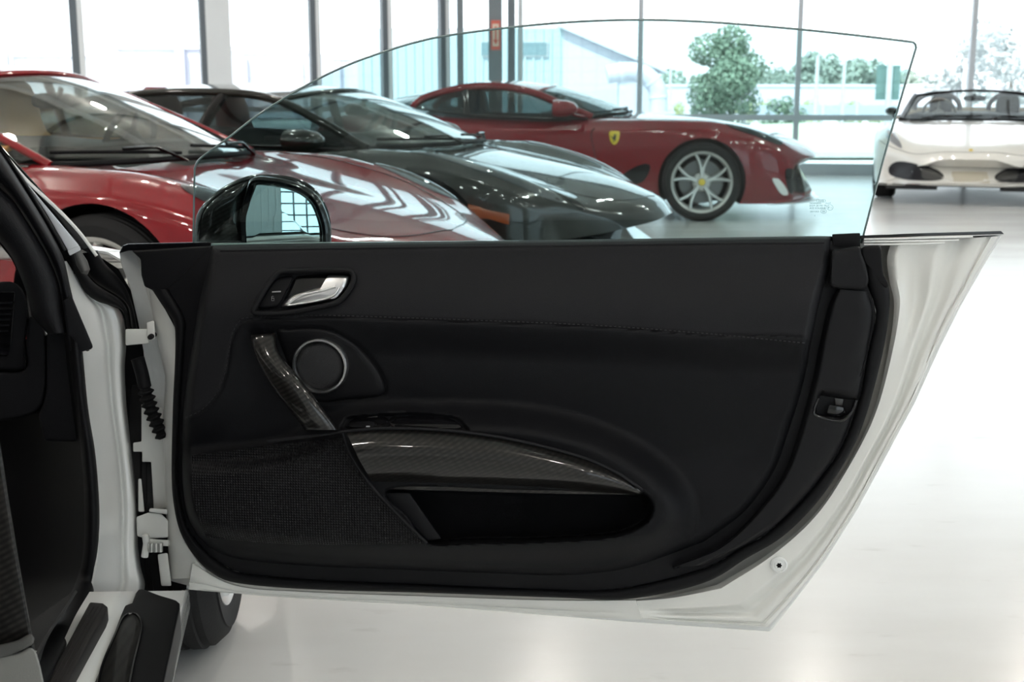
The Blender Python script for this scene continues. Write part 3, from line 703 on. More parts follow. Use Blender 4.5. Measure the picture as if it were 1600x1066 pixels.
hous = sm([(303, 392), (305, 352), (310, 330), (330, 306), (362, 285), (396, 273.5), (440, 274), (470, 281), (494, 297), (510, 322), (517, 350), (518, 392)], 60)
# shell: sections from the rim backwards, shrinking
def MD(u, v, n): return D(u, v, n)
rim = np.vstack([hous, [[420, 398]]]); cM = np.array([420., 352.])
secs = []
for sc, nn in ((.94, -.128), (1.0, -.135), (1.0, -.165), (.95, -.21), (.80, -.25), (.5, -.275), (.1, -.285)):
    P = cM + (rim - cM) * sc; secs.append(MD(P[:, 0], P[:, 1], nn))
m = len(rim); V = np.vstack(secs); f = grid_faces(len(secs), m, True); f.append(tuple((len(secs) - 1) * m + k for k in range(m)))
mir = fix_normals(mk('wing_mirror', V, f, M['gloss_black'], door, smooth=60, label='black wing mirror seen through the door glass'))
# carbon cheek at the left of the mirror, glass and rim
ck = sm([(306, 384), (308, 352), (313, 332), (332, 309), (362, 288), (393, 276.5), (386, 296), (381, 322), (380, 352), (381, 384)], 50)
cc = ck.mean(0); V = [MD(*(cc + (ck - cc) * r).T, -.118 - .016 * r ** 3) for r in (.03, .3, .6, .85, 1.0)] + [MD(*ck.T, -.15)]
f = grid_faces(6, 50, True); f.append(tuple(range(49, -1, -1)))
fix_normals(mk('mirror_cheek', np.vstack(V), f, M['carbon'], door, smooth=60, label='carbon-weave inner cheek of the mirror'))
mg = sm([(386, 386), (384, 350), (387, 322), (393, 300), (400, 286.5), (420, 287), (446, 292), (470, 301), (487, 316), (497, 338), (501, 360), (501, 386)], 50)
mirror_p = MD(440., 340., -.124)
ri = ray(440., 340.); ri /= np.linalg.norm(ri)
MIRROR_LOOK = np.array([1.0, -8.0, 1.75]) - mirror_p; MIRROR_LOOK /= np.linalg.norm(MIRROR_LOOK)
mn = MIRROR_LOOK - ri; mn /= np.linalg.norm(mn)
mx_ = np.cross(mn, [0, 0, 1.]); mx_ /= np.linalg.norm(mx_); my_ = np.cross(mx_, mn)
PL = at_plane(mg[:, 0], mg[:, 1], mirror_p, mn); cP = PL.mean(0); rows = []
for r in np.linspace(.04, 1, 10):
    q = cP + (PL - cP) * r; d2 = ((q - cP) ** 2).sum(1); rows.append(q - mn * (d2 / (2 * 1.1))[:, None])
M['mirror'] = pm('mirror_silver', (.86, .90, .90), .0, metal=1)
f = grid_faces(10, 50, True); f.append(tuple(range(49, -1, -1)))
o = mk('mirror_glass', np.vstack(rows), f, M['mirror'], door, smooth=80, label='silvered convex mirror glass')
rm = sm([(386, 390), (383, 352), (386, 322), (392, 298), (399, 283.5), (422, 283.5), (450, 288), (476, 298), (494, 314), (505, 338), (510, 360), (510, 390)], 80)
tube('mirror_rim', MD(rm[:, 0], rm[:, 1], -.120), (.0075, .014), M['gloss_black'], door, n=10, up=DN)
# ------------------------------------------------------------------ wheels (used by every car)
def basis(ax):
    ax = np.asarray(ax, float); ax = ax / np.linalg.norm(ax); e2 = np.array([0, 0, 1.]); e1 = np.cross(e2, ax); return ax, e1, e2
M['wheel_silver'] = pm('silver_wheel_paint', (.62, .62, .60), .3, metal=.6, coat=.5)
M['disc'] = pm('brake_disc', (.16, .16, .16), .4, metal=.8)
M['yellow'] = pm('yellow_badge', (.75, .55, .03), .35, coat=.6)
M['badge_black'] = pm('badge_black', (.01, .01, .01), .4)
def wheel(parent, c, ax, Rt, Rr, w, style='y', local=False, rot=0.0, badge=True, mat=None):
    mat = mat or M['wheel_silver']
    c = np.asarray(c, float); ax, e1, e2 = basis(ax)
    h = w / 2
    pr = [(Rr * .98, -h * .8), (Rr + .012, -h), (Rr + (Rt - Rr) * .55, -h * 1.03), (Rt - .025, -h * .96), (Rt - .006, -h * .78)]
    for k in range(-2, 3):   # tread grooves
        y = k * h * .28; pr += [(Rt, y - h * .1), (Rt, y + h * .08), (Rt - .006, y + h * .1), (Rt - .006, y + h * .16)]
    pr += [(Rt - .006, h * .78), (Rt - .025, h * .96), (Rt - .04, h * 1.0), (Rr + (Rt - Rr) * .55, h * 1.03), (Rr + .018, h * 1.0), (Rr + .010, h * .97), (Rr * .98, h * .8)]
    ty = disc_lathe('wheel', pr, c, ax, e1, e2, M['tyre'], parent, local, n=72, cap=False, label='black tyre on a silver alloy rim')
    disc_lathe('rim', [(Rr * .97, -h * .85), (Rr * .93, -h * .6), (Rr * .90, h * .3), (Rr * .93, h * .80), (Rr * .965, h * .90), (Rr + .008, h * .97), (Rr + .010, h * .90), (Rr * .985, h * .8)], c, ax, e1, e2, mat, ty, local, n=72, cap=False)
    disc_lathe('brake_disc', [(.05, h * .05), (Rr * .74, h * .05), (Rr * .74, -h * .1), (.05, -h * .1)], c, ax, e1, e2, M['disc'], ty, local, n=48)
    disc_lathe('hub', [(.001, h * .86), (.034, h * .86), (.038, h * .80), (.075, h * .74), (.085, h * .6), (.07, h * .2)], c, ax, e1, e2, mat, ty, local, n=28)
    if badge: disc_lathe('hub_cap', [(.001, h * .93), (.026, h * .92), (.031, h * .88), (.031, h * .82)], c, ax, e1, e2, M['yellow'], ty, local, n=24)
    for k in range(5):
        a0 = rot + k * 2 * math.pi / 5
        def pt(r, a, y): return c + (e1 * math.cos(a) + e2 * math.sin(a)) * r + ax * y
        arms = ((-.26, .26), ) 
        mbx = MB()
        for sgn in (-1, 1):
            rr = np.linspace(.05, Rr * .955, 9); a_end = sgn * .27
            P = [pt(r, a0 + sgn * .05 + (a_end - sgn * .05) * max(0, (r / Rr - .35) / .65) ** 1.1, h * (.72 + .16 * (r / Rr) ** 2)) for r in rr]
            wd = np.stack([np.linspace(.020, .0135, 9), np.linspace(.03, .02, 9)], -1)
            V, f = tube_data(P, wd, 6, up=ax); mbx.add(V, f)
        o = mbx.build('spoke', mat, ty, local, smooth=50); fix_normals(o)
    for k in range(5):
        a = rot + (k + .5) * 2 * math.pi / 5; p = c + (e1 * math.cos(a) + e2 * math.sin(a)) * .056
        V, f = lathe_data([(.011, h * .2), (.011, h * .80), (.006, h * .82), (.0005, h * .82)], 8, p, ax, e1, e2)
        mk('wheel_bolt', V, f, M['steel'], ty, local)
    return ty

# ------------------------------------------------------------------ the body of the white car round the door opening
def Y(pts, y, n=None):
    p = np.asarray(pts, float)
    return at_y(p[:, 0], p[:, 1], np.full(len(p), y) if np.ndim(y) == 0 else np.asarray(y, float))
FW = np.array([-math.sin(R(8)), math.cos(R(8)), 0.])     # the way the car points
CAM_Y = np.array([0, -1., 0])
def between(name, Lc, Rc, nr, nc, depth, mat, parent=host, smooth=60, thick=.004, label=None):
    """surface between two seen edges, depth(t across, s down) in metres ahead"""
    a = sm(Lc, nr); b = sm(Rc, nr); t = np.linspace(0, 1, nc); s = np.linspace(0, 1, nr)
    UV = a[:, None] * (1 - t)[None, :, None] + b[:, None] * t[None, :, None]
    T, S = np.meshgrid(t, s); d = depth(T, S) + 0 * T
    return grid_obj(name, at_y(UV[..., 0], UV[..., 1], d), mat, parent, smooth=smooth, flip=True, thick=thick, label=label)
# jamb: white hinge face with a pressed crease
jl = [(104, 408), (113, 462), (124, 520), (130, 552), (138, 640), (149, 709), (155, 784), (155, 840), (152, 880), (144, 920), (130, 955)]
jr = [(128, 447), (160, 472), (184, 482), (194, 502), (197, 540), (195, 575), (197, 625), (201, 665), (206, 709), (212, 760), (215, 805), (216, 850), (220, 885), (226, 920), (206, 958)]
def jd(T, S):
    ti = .52 + .12 * np.sin(S * 3)
    return 2.035 - .10 * (1 - T) ** 2 * (.4 + .6 * S) + .016 * np.exp(-((T - ti) / .07) ** 2) + .05 * np.clip((T - .86) / .14, 0, 1) ** 2 - .06 * S ** 3
between('hinge_pillar', jl, jr, 90, 40, jd, M['white_paint'], label='white hinge pillar of the door opening')
# sill
so_ = [(300, 921), (288, 968), (275, 1020), (264, 1066), (252, 1115)]
def Z(pts, z): p = np.asarray(pts, float); return at_z(p[:, 0], p[:, 1], np.asarray(z, float) if np.ndim(z) else np.full(len(p), float(z)))
def at_zz(u, v, z):
    d = ray(u, v); return EYE_P + d * ((z - EYE) / d[..., 2])[..., None]
a = sm([(140, 925), (118, 962), (95, 1010), (66, 1066), (40, 1115)], 40); b = sm([(298, 923), (287, 970), (275, 1020), (264, 1066), (252, 1115)], 40)
t = np.linspace(0, 1, 40); UV = a[:, None] * (1 - t)[None, :, None] + b[:, None] * t[None, :, None]
z = .325 - .055 * sst(.25, 1, t)[None] - .09 * np.clip((t - .96) / .04, 0, 1)[None] ** 2 + 0 * UV[..., 0]
grid_obj('sill', at_zz(UV[..., 0], UV[..., 1], z), M['white_paint'], host, smooth=60, flip=True, thick=.01)
# outer sill skirt under the edge
e1_ = at_zz(b[:, 0], b[:, 1], np.full(40, .185)); e2_ = e1_ + np.array([-.05, 0, -.09])
grid_obj('side_skirt', np.stack([e1_ + [0, 0, .04], e1_, e2_], 1), M['white_paint'], host, smooth=60, thick=.006)
M['scuff'] = pm('dark_brown_scuff_plate', (.017, .015, .015), .55, bump=.15, bscale=600)
def zslab(name, pts, z, th, mat, bev=.004, label=None, seg=3): return slab(name, Z(pts, z), Z(pts, z) - np.array([0, 0, th]), mat, host, bev=bev, seg=seg, label=label)
zslab('scuff_plate', [(140, 940), (162, 942), (168, 947), (164, 958), (101, 1072), (82, 1105), (48, 1105), (70, 1070)], .346, .03, M['scuff'], label='dark ribbed scuff plate on the sill')
for off in (.25, .5, .75):
    q = [(140 + 26 * off, 948), (115 + 27 * off, 990), (72 + 31 * off, 1066), (50 + 33 * off, 1105)]
    tube('scuff_rib', Z(sm(q, 20), .3465), .0011, M['scuff'], host, n=6)
M['tray'] = pm('black_sill_cover', (.004, .004, .005), .5, spec=.2, bump=.1, bscale=900)
TRAY = np.vstack([sm([(212, 926), (216, 921), (226, 921), (250, 930), (276, 938), (281, 945), (278, 960), (268, 1010), (256, 1066), (247, 1110)], 40), sm([(128, 1110), (144, 1066), (165, 1015), (186, 962), (192, 948), (206, 942)], 30)])
zslab('sill_cover', TRAY, .318, .05, M['tray'], bev=.006, label='black cover of the outer sill')
CB = np.vstack([sm([(150, 1085), (160, 1040), (180, 992), (192, 966), (204, 959), (215, 962), (221, 975), (219, 995), (208, 1040), (200, 1085)], 40)])
M['carbon_dull'] = carbon('carbon_weave_dull', pitch=.0065, rough=.5)
M['carbon_dull'].node_tree.nodes['Principled BSDF'].inputs['Coat Weight'].default_value = .25
zslab('sill_blade', CB, .3205, .01, M['carbon_dull'], bev=.003, label='carbon-weave insert in the sill cover')
tube('insert_rim', Z(CB, .321), .0022, M['gloss_black'], host, n=6)
# black trims of the opening: pillar trim, rolled seals, kick panel
def roll(name, Lc, Rc, depth, rad, mat, nr=70, nc=14, label=None):
    return between(name, Lc, Rc, nr, nc, lambda T, S: depth - rad * np.sqrt(np.clip(1 - (2 * T - 1) ** 2, 0, 1)), mat, label=label)
pl = [(-90, 330), (-30, 350), (0, 378), (18, 402), (32, 432), (44, 466), (50, 494), (66, 512), (74, 522)]
pf = [(-90, 250), (-30, 272), (0, 296), (24, 320), (52, 364), (76, 406), (90, 440), (97, 478), (104, 520)]
roll('pillar_trim', pl, pf, 1.93, .035, M['leather'])
pe = [(-90, 160), (-30, 204), (0, 236), (30, 282), (54, 320), (79, 362), (99, 403), (110, 450), (124, 505), (140, 548)]
roll('pillar_roll', [(-90, 248), (-30, 270), (0, 294), (24, 318), (52, 362), (76, 404), (91, 440), (98, 478), (106, 532)], pe, 1.96, .05, M['leather'])
slab('pillar_trim_corner', Y([(98, 470), (112, 462), (146, 543), (142, 546), (127, 550), (108, 548)], 1.90), Y([(98, 470), (112, 462), (146, 543), (142, 546), (127, 550), (108, 548)], 1.95), M['leather'], host, bev=.004)
roll('door_seal', [(-90, 158), (-30, 202), (0, 234), (29, 281), (53, 319), (78, 361), (96, 392)], [(-90, 148), (-30, 196), (0, 229), (38, 280), (62, 319), (87, 360), (104, 391)], 1.965, .012, M['rubber'])
PB = [(-90, 340), (-30, 354), (0, 382), (18, 405), (32, 434), (60, 500), (104, 524), (116, 400), (128, 390), (150, 402), (126, 367), (90, 328), (42, 284), (0, 236), (-90, 142)]
slab('pillar', Y(PB, 2.03), Y(PB, 2.09), M['rubber'], host, smooth=0)
M['pillar_white'] = pm('white_pillar_paint', (.78, .80, .84), .25, coat=1)
slab('pillar_finisher', Y([(36, 279), (124, 384), (106, 392), (74, 336)], 1.975), Y([(36, 279), (124, 384), (106, 392), (74, 336)], 2.0), M['pillar_white'], host, bev=.002, label='white painted strip of the windscreen pillar')
slab('pillar_end_cap', Y([(105, 391.5), (124, 383.5), (127, 391), (109, 400)], 1.972), Y([(105, 391.5), (124, 383.5), (127, 391), (109, 400)], 2.0), M['pillar_white'], host, bev=.002)
between('pillar_gap', [(-90, 150), (0, 231), (38, 278), (90, 338), (126, 386), (150, 402)], [(-90, 136), (0, 228), (44, 276), (94, 332), (130, 374), (152, 400)], 40, 6, lambda T, S: 2.0 + 0 * T, M['gloss_black'])
M['trim_white'] = pm('pale_windscreen_moulding', (.70, .70, .68), .3, coat=.5)
q = sm([(-90, 134), (-30, 200), (0, 233), (41, 281), (89, 326), (124, 363), (151, 400)], 60)
tube('windscreen_moulding', Y(q, 1.99), (.0028, .0030), M['trim_white'], host, n=8, up=CAM_Y)
# windscreen seen from inside, between dashboard and pillar
slab('windscreen', Y([(-90, 330), (-30, 352), (0, 380), (22, 408), (0, 440), (-90, 440)], 2.25), Y([(-90, 330), (-30, 352), (0, 380), (22, 408), (0, 440), (-90, 440)], 2.256), M['window_glass'], host, smooth=0)
# kick panel and edge seal
se = [(104, 518), (110, 577), (118, 640), (126, 705), (131, 775), (129, 871), (105, 941), (80, 985), (40, 1040), (-10, 1100)]
seR = [(128, 545), (130, 560), (138, 640), (149, 709), (155, 784), (155, 840), (152, 878), (147, 920), (140, 945), (106, 1010), (74, 1068), (54, 1105)]
def sd_(T, S): return 1.925 - .03 * np.sqrt(np.clip(1 - (2 * T - 1) ** 2, 0, 1)) - .62 * np.clip((S - .62) / .38, 0, 1) ** 1.2
between('opening_seal', se, seR, 90, 14, sd_, M['plastic'])
between('kick_panel', [(-120, 560), (-120, 700), (-120, 850), (-120, 1000), (-120, 1110)], [(106, 518), (112, 577), (120, 640), (128, 705), (132, 775), (130, 871), (106, 943), (42, 1042), (-8, 1102)], 60, 30, lambda T, S: 2.25 - .32 * T ** 3 - .42 * np.clip((S - .62) / .38, 0, 1) ** 1.3, M['plastic'])
# carpeted floor end catching some light
M['carpet'] = pm('black_carpet', (.020, .020, .021), .9, bump=.8, bscale=500)
between('carpet', [(30, 985), (42, 1005), (52, 1040), (62, 1075)], [(118, 922), (104, 944), (72, 992), (48, 1035)], 20, 16, lambda T, S: 1.80 - .25 * S - .08 * T, M['carpet'])
# dashboard end with air vent
def facing(name, pts, y, th, mat, bev=.006, label=None, seg=3): return slab(name, Y(pts, y), Y(pts, y + th), mat, host, bev=bev, seg=seg, label=label)
facing('dashboard', sm([(-120, 452), (-40, 446), (10, 440), (30, 446), (42, 470), (44, 499), (39, 538), (39, 576), (-20, 577), (-120, 578)], 50, True), 1.99, .25, M['leather'], .02)
facing('dashboard_end', sm([(46, 494), (64, 509), (70, 522), (71, 560), (71, 600), (64, 634), (40, 650), (-20, 660), (-120, 662), (-120, 582), (-20, 581), (39, 579), (41, 540)], 60, True), 1.97, .2, M['leather'], .012)
facing('side_cover', [(73, 519), (102, 517), (109, 577), (116, 636), (122, 690), (70, 690), (60, 650), (68, 630), (73, 605)], 1.955, .1, M['leather'], .006)
slab('vent_opening', Y([(-120, 455), (24, 455), (18, 540), (12, 557), (-120, 558)], 1.982), Y([(-120, 455), (24, 455), (18, 540), (12, 557), (-120, 558)], 2.0), M['gloss_black'], host, bev=.003)
for k in range(6):
    yv = 473 + 8.7 * k
    slab('vent_slat', Y([(-60, yv), (20 - k * 1.3, yv - 1), (20 - k * 1.3, yv + 2), (-60, yv + 3)], 1.974), Y([(-60, yv), (20 - k * 1.3, yv - 1), (20 - k * 1.3, yv + 2), (-60, yv + 3)], 1.984), M['plastic'], host, smooth=0)
tube('trim_seam', Y(sm([(43, 499), (38, 538), (39, 577)], 20), 1.968), .0016, M['gloss_black'], host, n=6, up=CAM_Y)
# seat side at the lower left corner
facing('seat_shell', [(-160, 640), (-40, 640), (0, 690), (20, 760), (42, 840), (58, 905), (70, 1040), (90, 1120), (-160, 1120)][:0] or [(-160, 560), (-20, 620), (0, 690), (12, 770), (30, 880), (48, 980), (66, 1070), (80, 1130), (-160, 1130)], 1.30, .06, M['carbon_dull'], .008, label='carbon-weave seat shell in the lower left corner')
M['seat_grey'] = pm('light_grey_leather', (.20, .20, .19), .5, bump=.2, bscale=600)
facing('seat_cushion', sm([(-160, 1075), (-60, 1040), (0, 1026), (30, 1020), (50, 1010), (60, 1030), (70, 1075), (80, 1130), (-160, 1130)], 50, True), 1.285, .04, M['seat_grey'], .006, label='light grey edge of the seat')
M['grey_leather'] = pm('mid_grey_leather', (.07, .07, .068), .5)
facing('seat_piping', sm([(-160, 1060), (-60, 1022), (0, 1008), (30, 1000), (48, 990), (54, 1004), (30, 1018), (0, 1028), (-60, 1044), (-160, 1080)], 50, True), 1.28, .03, M['grey_leather'], .004)
# dark cavity between pillar and door, cowl rubber, hinges, harness
facing('wheel_liner', [(104, 394), (140, 397), (160, 404), (185, 420), (205, 455), (226, 540), (240, 640), (268, 700), (268, 880), (292, 930), (222, 945), (190, 700), (185, 500), (120, 440)], 2.16, .05, M['rubber'], .004)
roll('cowl_rubber', [(103, 402), (118, 430), (133, 456), (152, 471), (184, 481), (194, 492), (197, 512)], [(118, 398), (130, 420), (145, 440), (163, 453), (184, 466), (197, 482), (203, 512)], 2.03, .02, M['rubber'])
roll('cowl_panel', [(118, 398), (132, 420), (148, 440), (166, 452), (186, 464), (200, 480), (206, 512)], [(152, 392), (158, 402), (166, 414), (182, 430), (198, 452), (208, 480), (216, 520)], 2.09, .015, M['rubber'])
c = at_y(128., 411., 1.985)
disc_lathe('cowl_plug', [(.001, -.02), (.006, -.018), (.009, 0), (.0075, .014), (.001, .02)], c, (.35, 0, -.94), (.94, 0, .35), (0, 1, 0), M['grey_leather'], host, n=16)
# fender running forward, low enough to hide behind the door
ys = np.linspace(2.12, 3.5, 24); G = []
for y in ys:
    zt = np.interp(y, [2.1, 2.2, 2.35, 2.5, 2.8, 3.5], [.842, .832, .80, .755, .70, .60]); xo = np.interp(y, [2.1, 2.4, 3.0, 3.5], [-.63, -.60, -.60, -.72])
    dy = abs(y - 2.62); zb = .30 if dy > .40 else max(.30, math.sqrt(.40 ** 2 - dy ** 2) + .34 * (1 - dy / .4))
    zb = min(zb, zt - .06)
    sec = [(-1.05, y, zt + .01), (xo - .16, y, zt), (xo - .06, y, zt - .02), (xo - .01, y, zt - .05)] + [(xo, y, zt - .05 + (zb - zt + .05) * k) for k in (.3, .6, .85, 1)]
    G.append(sec)
grid_obj('front_fender', np.array(G), M['white_paint'], host, smooth=60, thick=.004)
wheel(host, (-.685, 2.36 + .03, .335), (1, .10, 0), .335, .245, .24, rot=.3, badge=False)
# check strap, hinges and wiring boot
J = M['white_inner']
slab('door_hinge', Y([(196, 514), (233, 514), (233, 537), (196, 540)], 2.0), Y([(196, 514), (233, 514), (233, 537), (196, 540)], 2.06), J, host, bev=.003)
slab('hinge_knuckle', Y([(229, 504), (241, 500), (243, 530), (231, 534)], 1.99), Y([(229, 504), (241, 500), (243, 530), (231, 534)], 2.05), J, host, bev=.003)
c = at_y(235.5, 526.5, 1.985); disc_lathe('hinge_pin', [(.001, -.006), (.004, -.005), (.0045, 0), (.0045, .02)], c, (0, 1, 0), (1, 0, 0), (0, 0, 1), M['rubber'], host, n=14)
slab('hinge_plate', Y([(221, 632), (254, 636), (262, 795), (240, 795), (236, 722), (222, 722), (222, 706), (208, 706), (208, 692), (221, 690)], 2.06), Y([(221, 632), (254, 636), (262, 795), (240, 795), (236, 722), (222, 722), (222, 706), (208, 706), (208, 692), (221, 690)], 2.075), J, host, bev=.002)
slab('door_hinge', Y([(213, 808), (232, 801), (252, 803), (263, 814), (263, 840), (230, 842), (214, 838)], 2.01), Y([(213, 808), (232, 801), (252, 803), (263, 814), (263, 840), (230, 842), (214, 838)], 2.06), J, host, bev=.003)
slab('hinge_lug', Y([(216, 748), (221, 748), (226, 800), (216, 800)], 2.03), Y([(216, 748), (221, 748), (226, 800), (216, 800)], 2.05), J, host, bev=.003)
slab('hinge_lug', Y([(234, 794), (262, 796), (262, 804), (232, 800)], 2.00), Y([(234, 794), (262, 796), (262, 804), (232, 800)], 2.05), J, host, bev=.003)
tube('check_strap', Y([(227, 836), (229, 850), (226, 870)], 1.99), .006, J, host, n=8, up=CAM_Y)
tube('check_strap', Y([(228, 846), (245, 848), (264, 849)], 1.995), .0055, J, host, n=8, up=CAM_Y)
for k, u in enumerate((236, 243, 250)):
    tube('hinge_bolt', Y([(u, 848), (u, 862)], 1.985), .005, M['steel'], host, n=8, up=CAM_Y)
slab('door_stop', Y([(246, 866), (262, 864), (268, 916), (252, 916)], 2.0), Y([(246, 866), (262, 864), (268, 916), (252, 916)], 2.03), J, host, bev=.003)
q = sm([(215, 560), (222, 585), (228, 612), (236, 640), (248, 668), (256, 684)], 80)
rad = .011 + .0028 * np.sin(np.linspace(0, 80, 80)) * (np.linspace(0, 1, 80) > .35)
tube('wiring_boot', Y(q, 2.02), np.stack([rad, rad], -1), M['rubber'], host, n=14, up=CAM_Y, smooth=80)

# roof, far side and back of the cabin, just outside the frame: they keep the interior in shade
q = np.linspace(0, 1, 16); G = np.array([[(-.86 - 1.25 * t, .45 + 1.55 * k - .25 * t * 0, 1.225 + .05 * math.sin(math.pi * t) - .10 * k ** 3) for t in np.linspace(0, 1, 12)] for k in np.linspace(0, 1, 10)])
grid_obj('roof', G, M['white_paint'], host, smooth=60, thick=.03)
G = np.array([[(-2.1, y, z) for y in np.linspace(.2, 2.6, 8)] for z in np.linspace(.2, .95, 5)]); grid_obj('far_door', G, M['leather'], host, thick=.06)
G = np.array([[(x, .35, z) for x in np.linspace(-2.1, -.95, 8)] for z in np.linspace(.2, 1.2, 5)]); grid_obj('bulkhead', G, M['leather'], host, thick=.06)
G = np.array([[(x, y, .17) for x in np.linspace(-2.1, -.8, 6)] for y in np.linspace(.35, 2.5, 6)]); grid_obj('cabin_floor', G, M['carpet'], host, thick=.05)
# the rest of the sill and the seat, nearer than the lower edge of the frame
ys = np.linspace(1.60, .15, 12); G = []
for y in ys:
    xo = -.487 + (1.60 - y) * .155
    G.append([(xo - .34, y, .17), (xo - .30, y, .325), (xo - .17, y, .325), (xo - .06, y, .285), (xo - .01, y, .265), (xo, y, .235), (xo - .03, y, .13)])
grid_obj('rear_sill', np.array(G), M['white_paint'], host, smooth=40, thick=.01)
MB().box((-.98, .95, .30), (.50, .62, .24)).build('seat_base', M['leather'], host, smooth=0)
G = np.array([[(-.98 + .25 * k, 1.25 - .62 * t, .44 + .03 * abs(k) ** 3 - .03 * t) for k in np.linspace(-1, 1, 11)] for t in np.linspace(0, 1, 8)]); grid_obj('seat_squab', G, M['leather'], host, thick=.05)
G = np.array([[(-.98 + .25 * k * (1 - .3 * max(0, t - .7) / .3), .66 - .16 * t + .06 * abs(k) ** 3, .42 + .66 * t) for k in np.linspace(-1, 1, 11)] for t in np.linspace(0, 1, 10)]); grid_obj('seat_back', G, M['leather'], host, thick=.08)
# ------------------------------------------------------------------ cars on the showroom floor
class Body:
    """car body surface from tables along the length (front axle at x = 0, nose at +x); columns run top centre -> sill -> underside"""
    YF = [0, .33, .60, .80, .925, .985, 1.0, .992, .965, .90, 0]
    def __init__(s, T): s.T = T
    def t(s, k, X):
        a = np.asarray(s.T[k], float); return pchip(a[:, 0], a[:, 1], X)
    def feats(s, X):
        w = s.t('w', X); zc, zi, zm, zf, zs, zw, zb = (s.t(k, X) for k in ('zc', 'zi', 'zm', 'zf', 'zs', 'zw', 'zb'))
        yf = s.T.get('yf', Body.YF)
        Yk = [w * k for k in yf]
        Zk = [zc, zi, zm, zf, (zf * .55 + zs * .45), zs, zw, zw * .5 + zb * .5 + .02, zb + .03, zb, zb]
        return np.stack(Yk, -1), np.stack(Zk, -1), w
    def at(s, X, C, sgn=1):
        X = np.asarray(X, float); C = np.asarray(C, float) + 0 * X
        Yk, Zk, w = s.feats(X); n = Yk.shape[-1]
        i = np.clip(np.floor(C).astype(int), 0, n - 2); t = C - i
        def g(A, j, mir):
            jj = np.clip(j, 0, n - 1); v = np.take_along_axis(A, jj[..., None], -1)[..., 0]
            m = np.take_along_axis(A, np.clip(-j, 0, n - 1)[..., None], -1)[..., 0]
            return np.where(j < 0, -m if mir else m, v)
        def cr(A, mir):
            p0, p1, p2, p3 = (g(A, i + k, mir) for k in (-1, 0, 1, 2))
            return .5 * (2 * p1 + (p2 - p0) * t + (2 * p0 - 5 * p1 + 4 * p2 - p3) * t ** 2 + (3 * p1 - p0 - 3 * p2 + p3) * t ** 3)
        y = cr(Yk, True); z = cr(Zk, False)
        x = X - s.t('sweep', X) * np.clip(np.abs(y) / w, 0, 1.1) ** 2.3
        return np.stack([x, y * sgn, z], -1)
    def normal(s, X, C, sgn=1):
        e = .004
        a = s.at(X + e, C, sgn) - s.at(X - e, C, sgn); b = s.at(X, C + e, sgn) - s.at(X, C - e, sgn)
        n = np.cross(a, b) * -sgn; n /= np.linalg.norm(n, axis=-1, keepdims=True) + 1e-12
        p = s.at(X, C, sgn); out = p - np.array([0, 0, .45]); out = out * [0.3, 1, 1]
        return np.where(((n * out).sum(-1) < 0)[..., None], -n, n)
    def on(s, xc, sgn, off=.004):
        xc = np.asarray(xc, float); return s.at(xc[..., 0], xc[..., 1], sgn) + s.normal(xc[..., 0], xc[..., 1], sgn) * np.asarray(off)[..., None] if np.ndim(off) else s.at(xc[..., 0], xc[..., 1], sgn) + s.normal(xc[..., 0], xc[..., 1], sgn) * off
    def build(s, name, mat, parent, xs, arches, label=None, sub=5, cabin=None):
        nf = len(s.T.get('yf', Body.YF)); C = np.linspace(0, nf - 1, (nf - 1) * sub + 1)
        Xg, Cg = np.meshgrid(xs, C, indexing='ij')
        H1 = s.at(Xg, Cg, 1); H2 = s.at(Xg, Cg, -1)
        G = np.concatenate([H1, H2[:, -2:0:-1]], 1); nr, nc = G.shape[:2]
        f = grid_faces(nr, nc, True) + [tuple(range(nc - 1, -1, -1)), tuple((nr - 1) * nc + k for k in range(nc))]
        o = mk(name, G.reshape(-1, 3), f, mat, parent, True, smooth=0, label=label); fix_normals(o)
        o.data.materials.append(M['rubber'])
        for (ax, az, ar) in arches:
            for sg in (1, -1):
                V, fc = lathe_data([(ar, 0), (ar, .5)], 64, (ax, sg * .56, az), (0, sg, 0), (1, 0, 0), (0, 0, 1)); fc += [tuple(range(64)), tuple(64 + k for k in range(64))]
                ct = mk('cut', V, fc, M['rubber'], parent, True, smooth=0); fix_normals(ct)
                md = o.modifiers.new('b', 'BOOLEAN'); md.operation = 'DIFFERENCE'; md.solver = 'EXACT'; md.object = ct; md.material_mode = 'TRANSFER'
                dg = bpy.context.evaluated_depsgraph_get(); dg.update(); me = bpy.data.meshes.new_from_object(o.evaluated_get(dg), depsgraph=dg)
                o.modifiers.clear(); old = o.data; o.data = me; me.name = name; bpy.data.meshes.remove(old)
                cm = ct.data; bpy.data.objects.remove(ct); bpy.data.meshes.remove(cm)
        me = o.data
        if cabin:   # the opening under the glass is lined in black
            me.materials.append(M['interior_black']); ci = len(me.materials) - 1; xa, xb, bow, yw = cabin
            for p in me.polygons:
                c = p.center
                if p.normal.z > .3 and abs(c.y) < yw and xa < c.x < xb + bow * (1 - (c.y / yw) ** 2): p.material_index = ci
        me.polygons.foreach_set('use_smooth', [True] * len(me.polygons)); me.update(); me.set_sharp_from_angle(angle=R(38))
        return o
    def patch(s, name, outline, sgn, off, mat, parent, dome=0.0, rings=6, label=None, skirt=.01):
        """piece lying on the body, outline in (x, column)"""
        O = np.asarray(outline, float); c = O.mean(0); V = []
        for r in list(np.linspace(.03, 1, rings)):
            P = c + (O - c) * r; V.append(s.on(P, sgn, off + dome * (1 - r * r)))
        V.append(s.on(O, sgn, -skirt)); m = len(O)
        f = grid_faces(rings + 1, m, True); f.append(tuple(range(m - 1, -1, -1)))
        return fix_normals(mk(name, np.vstack(V), f, mat, parent, True, smooth=60, label=label))
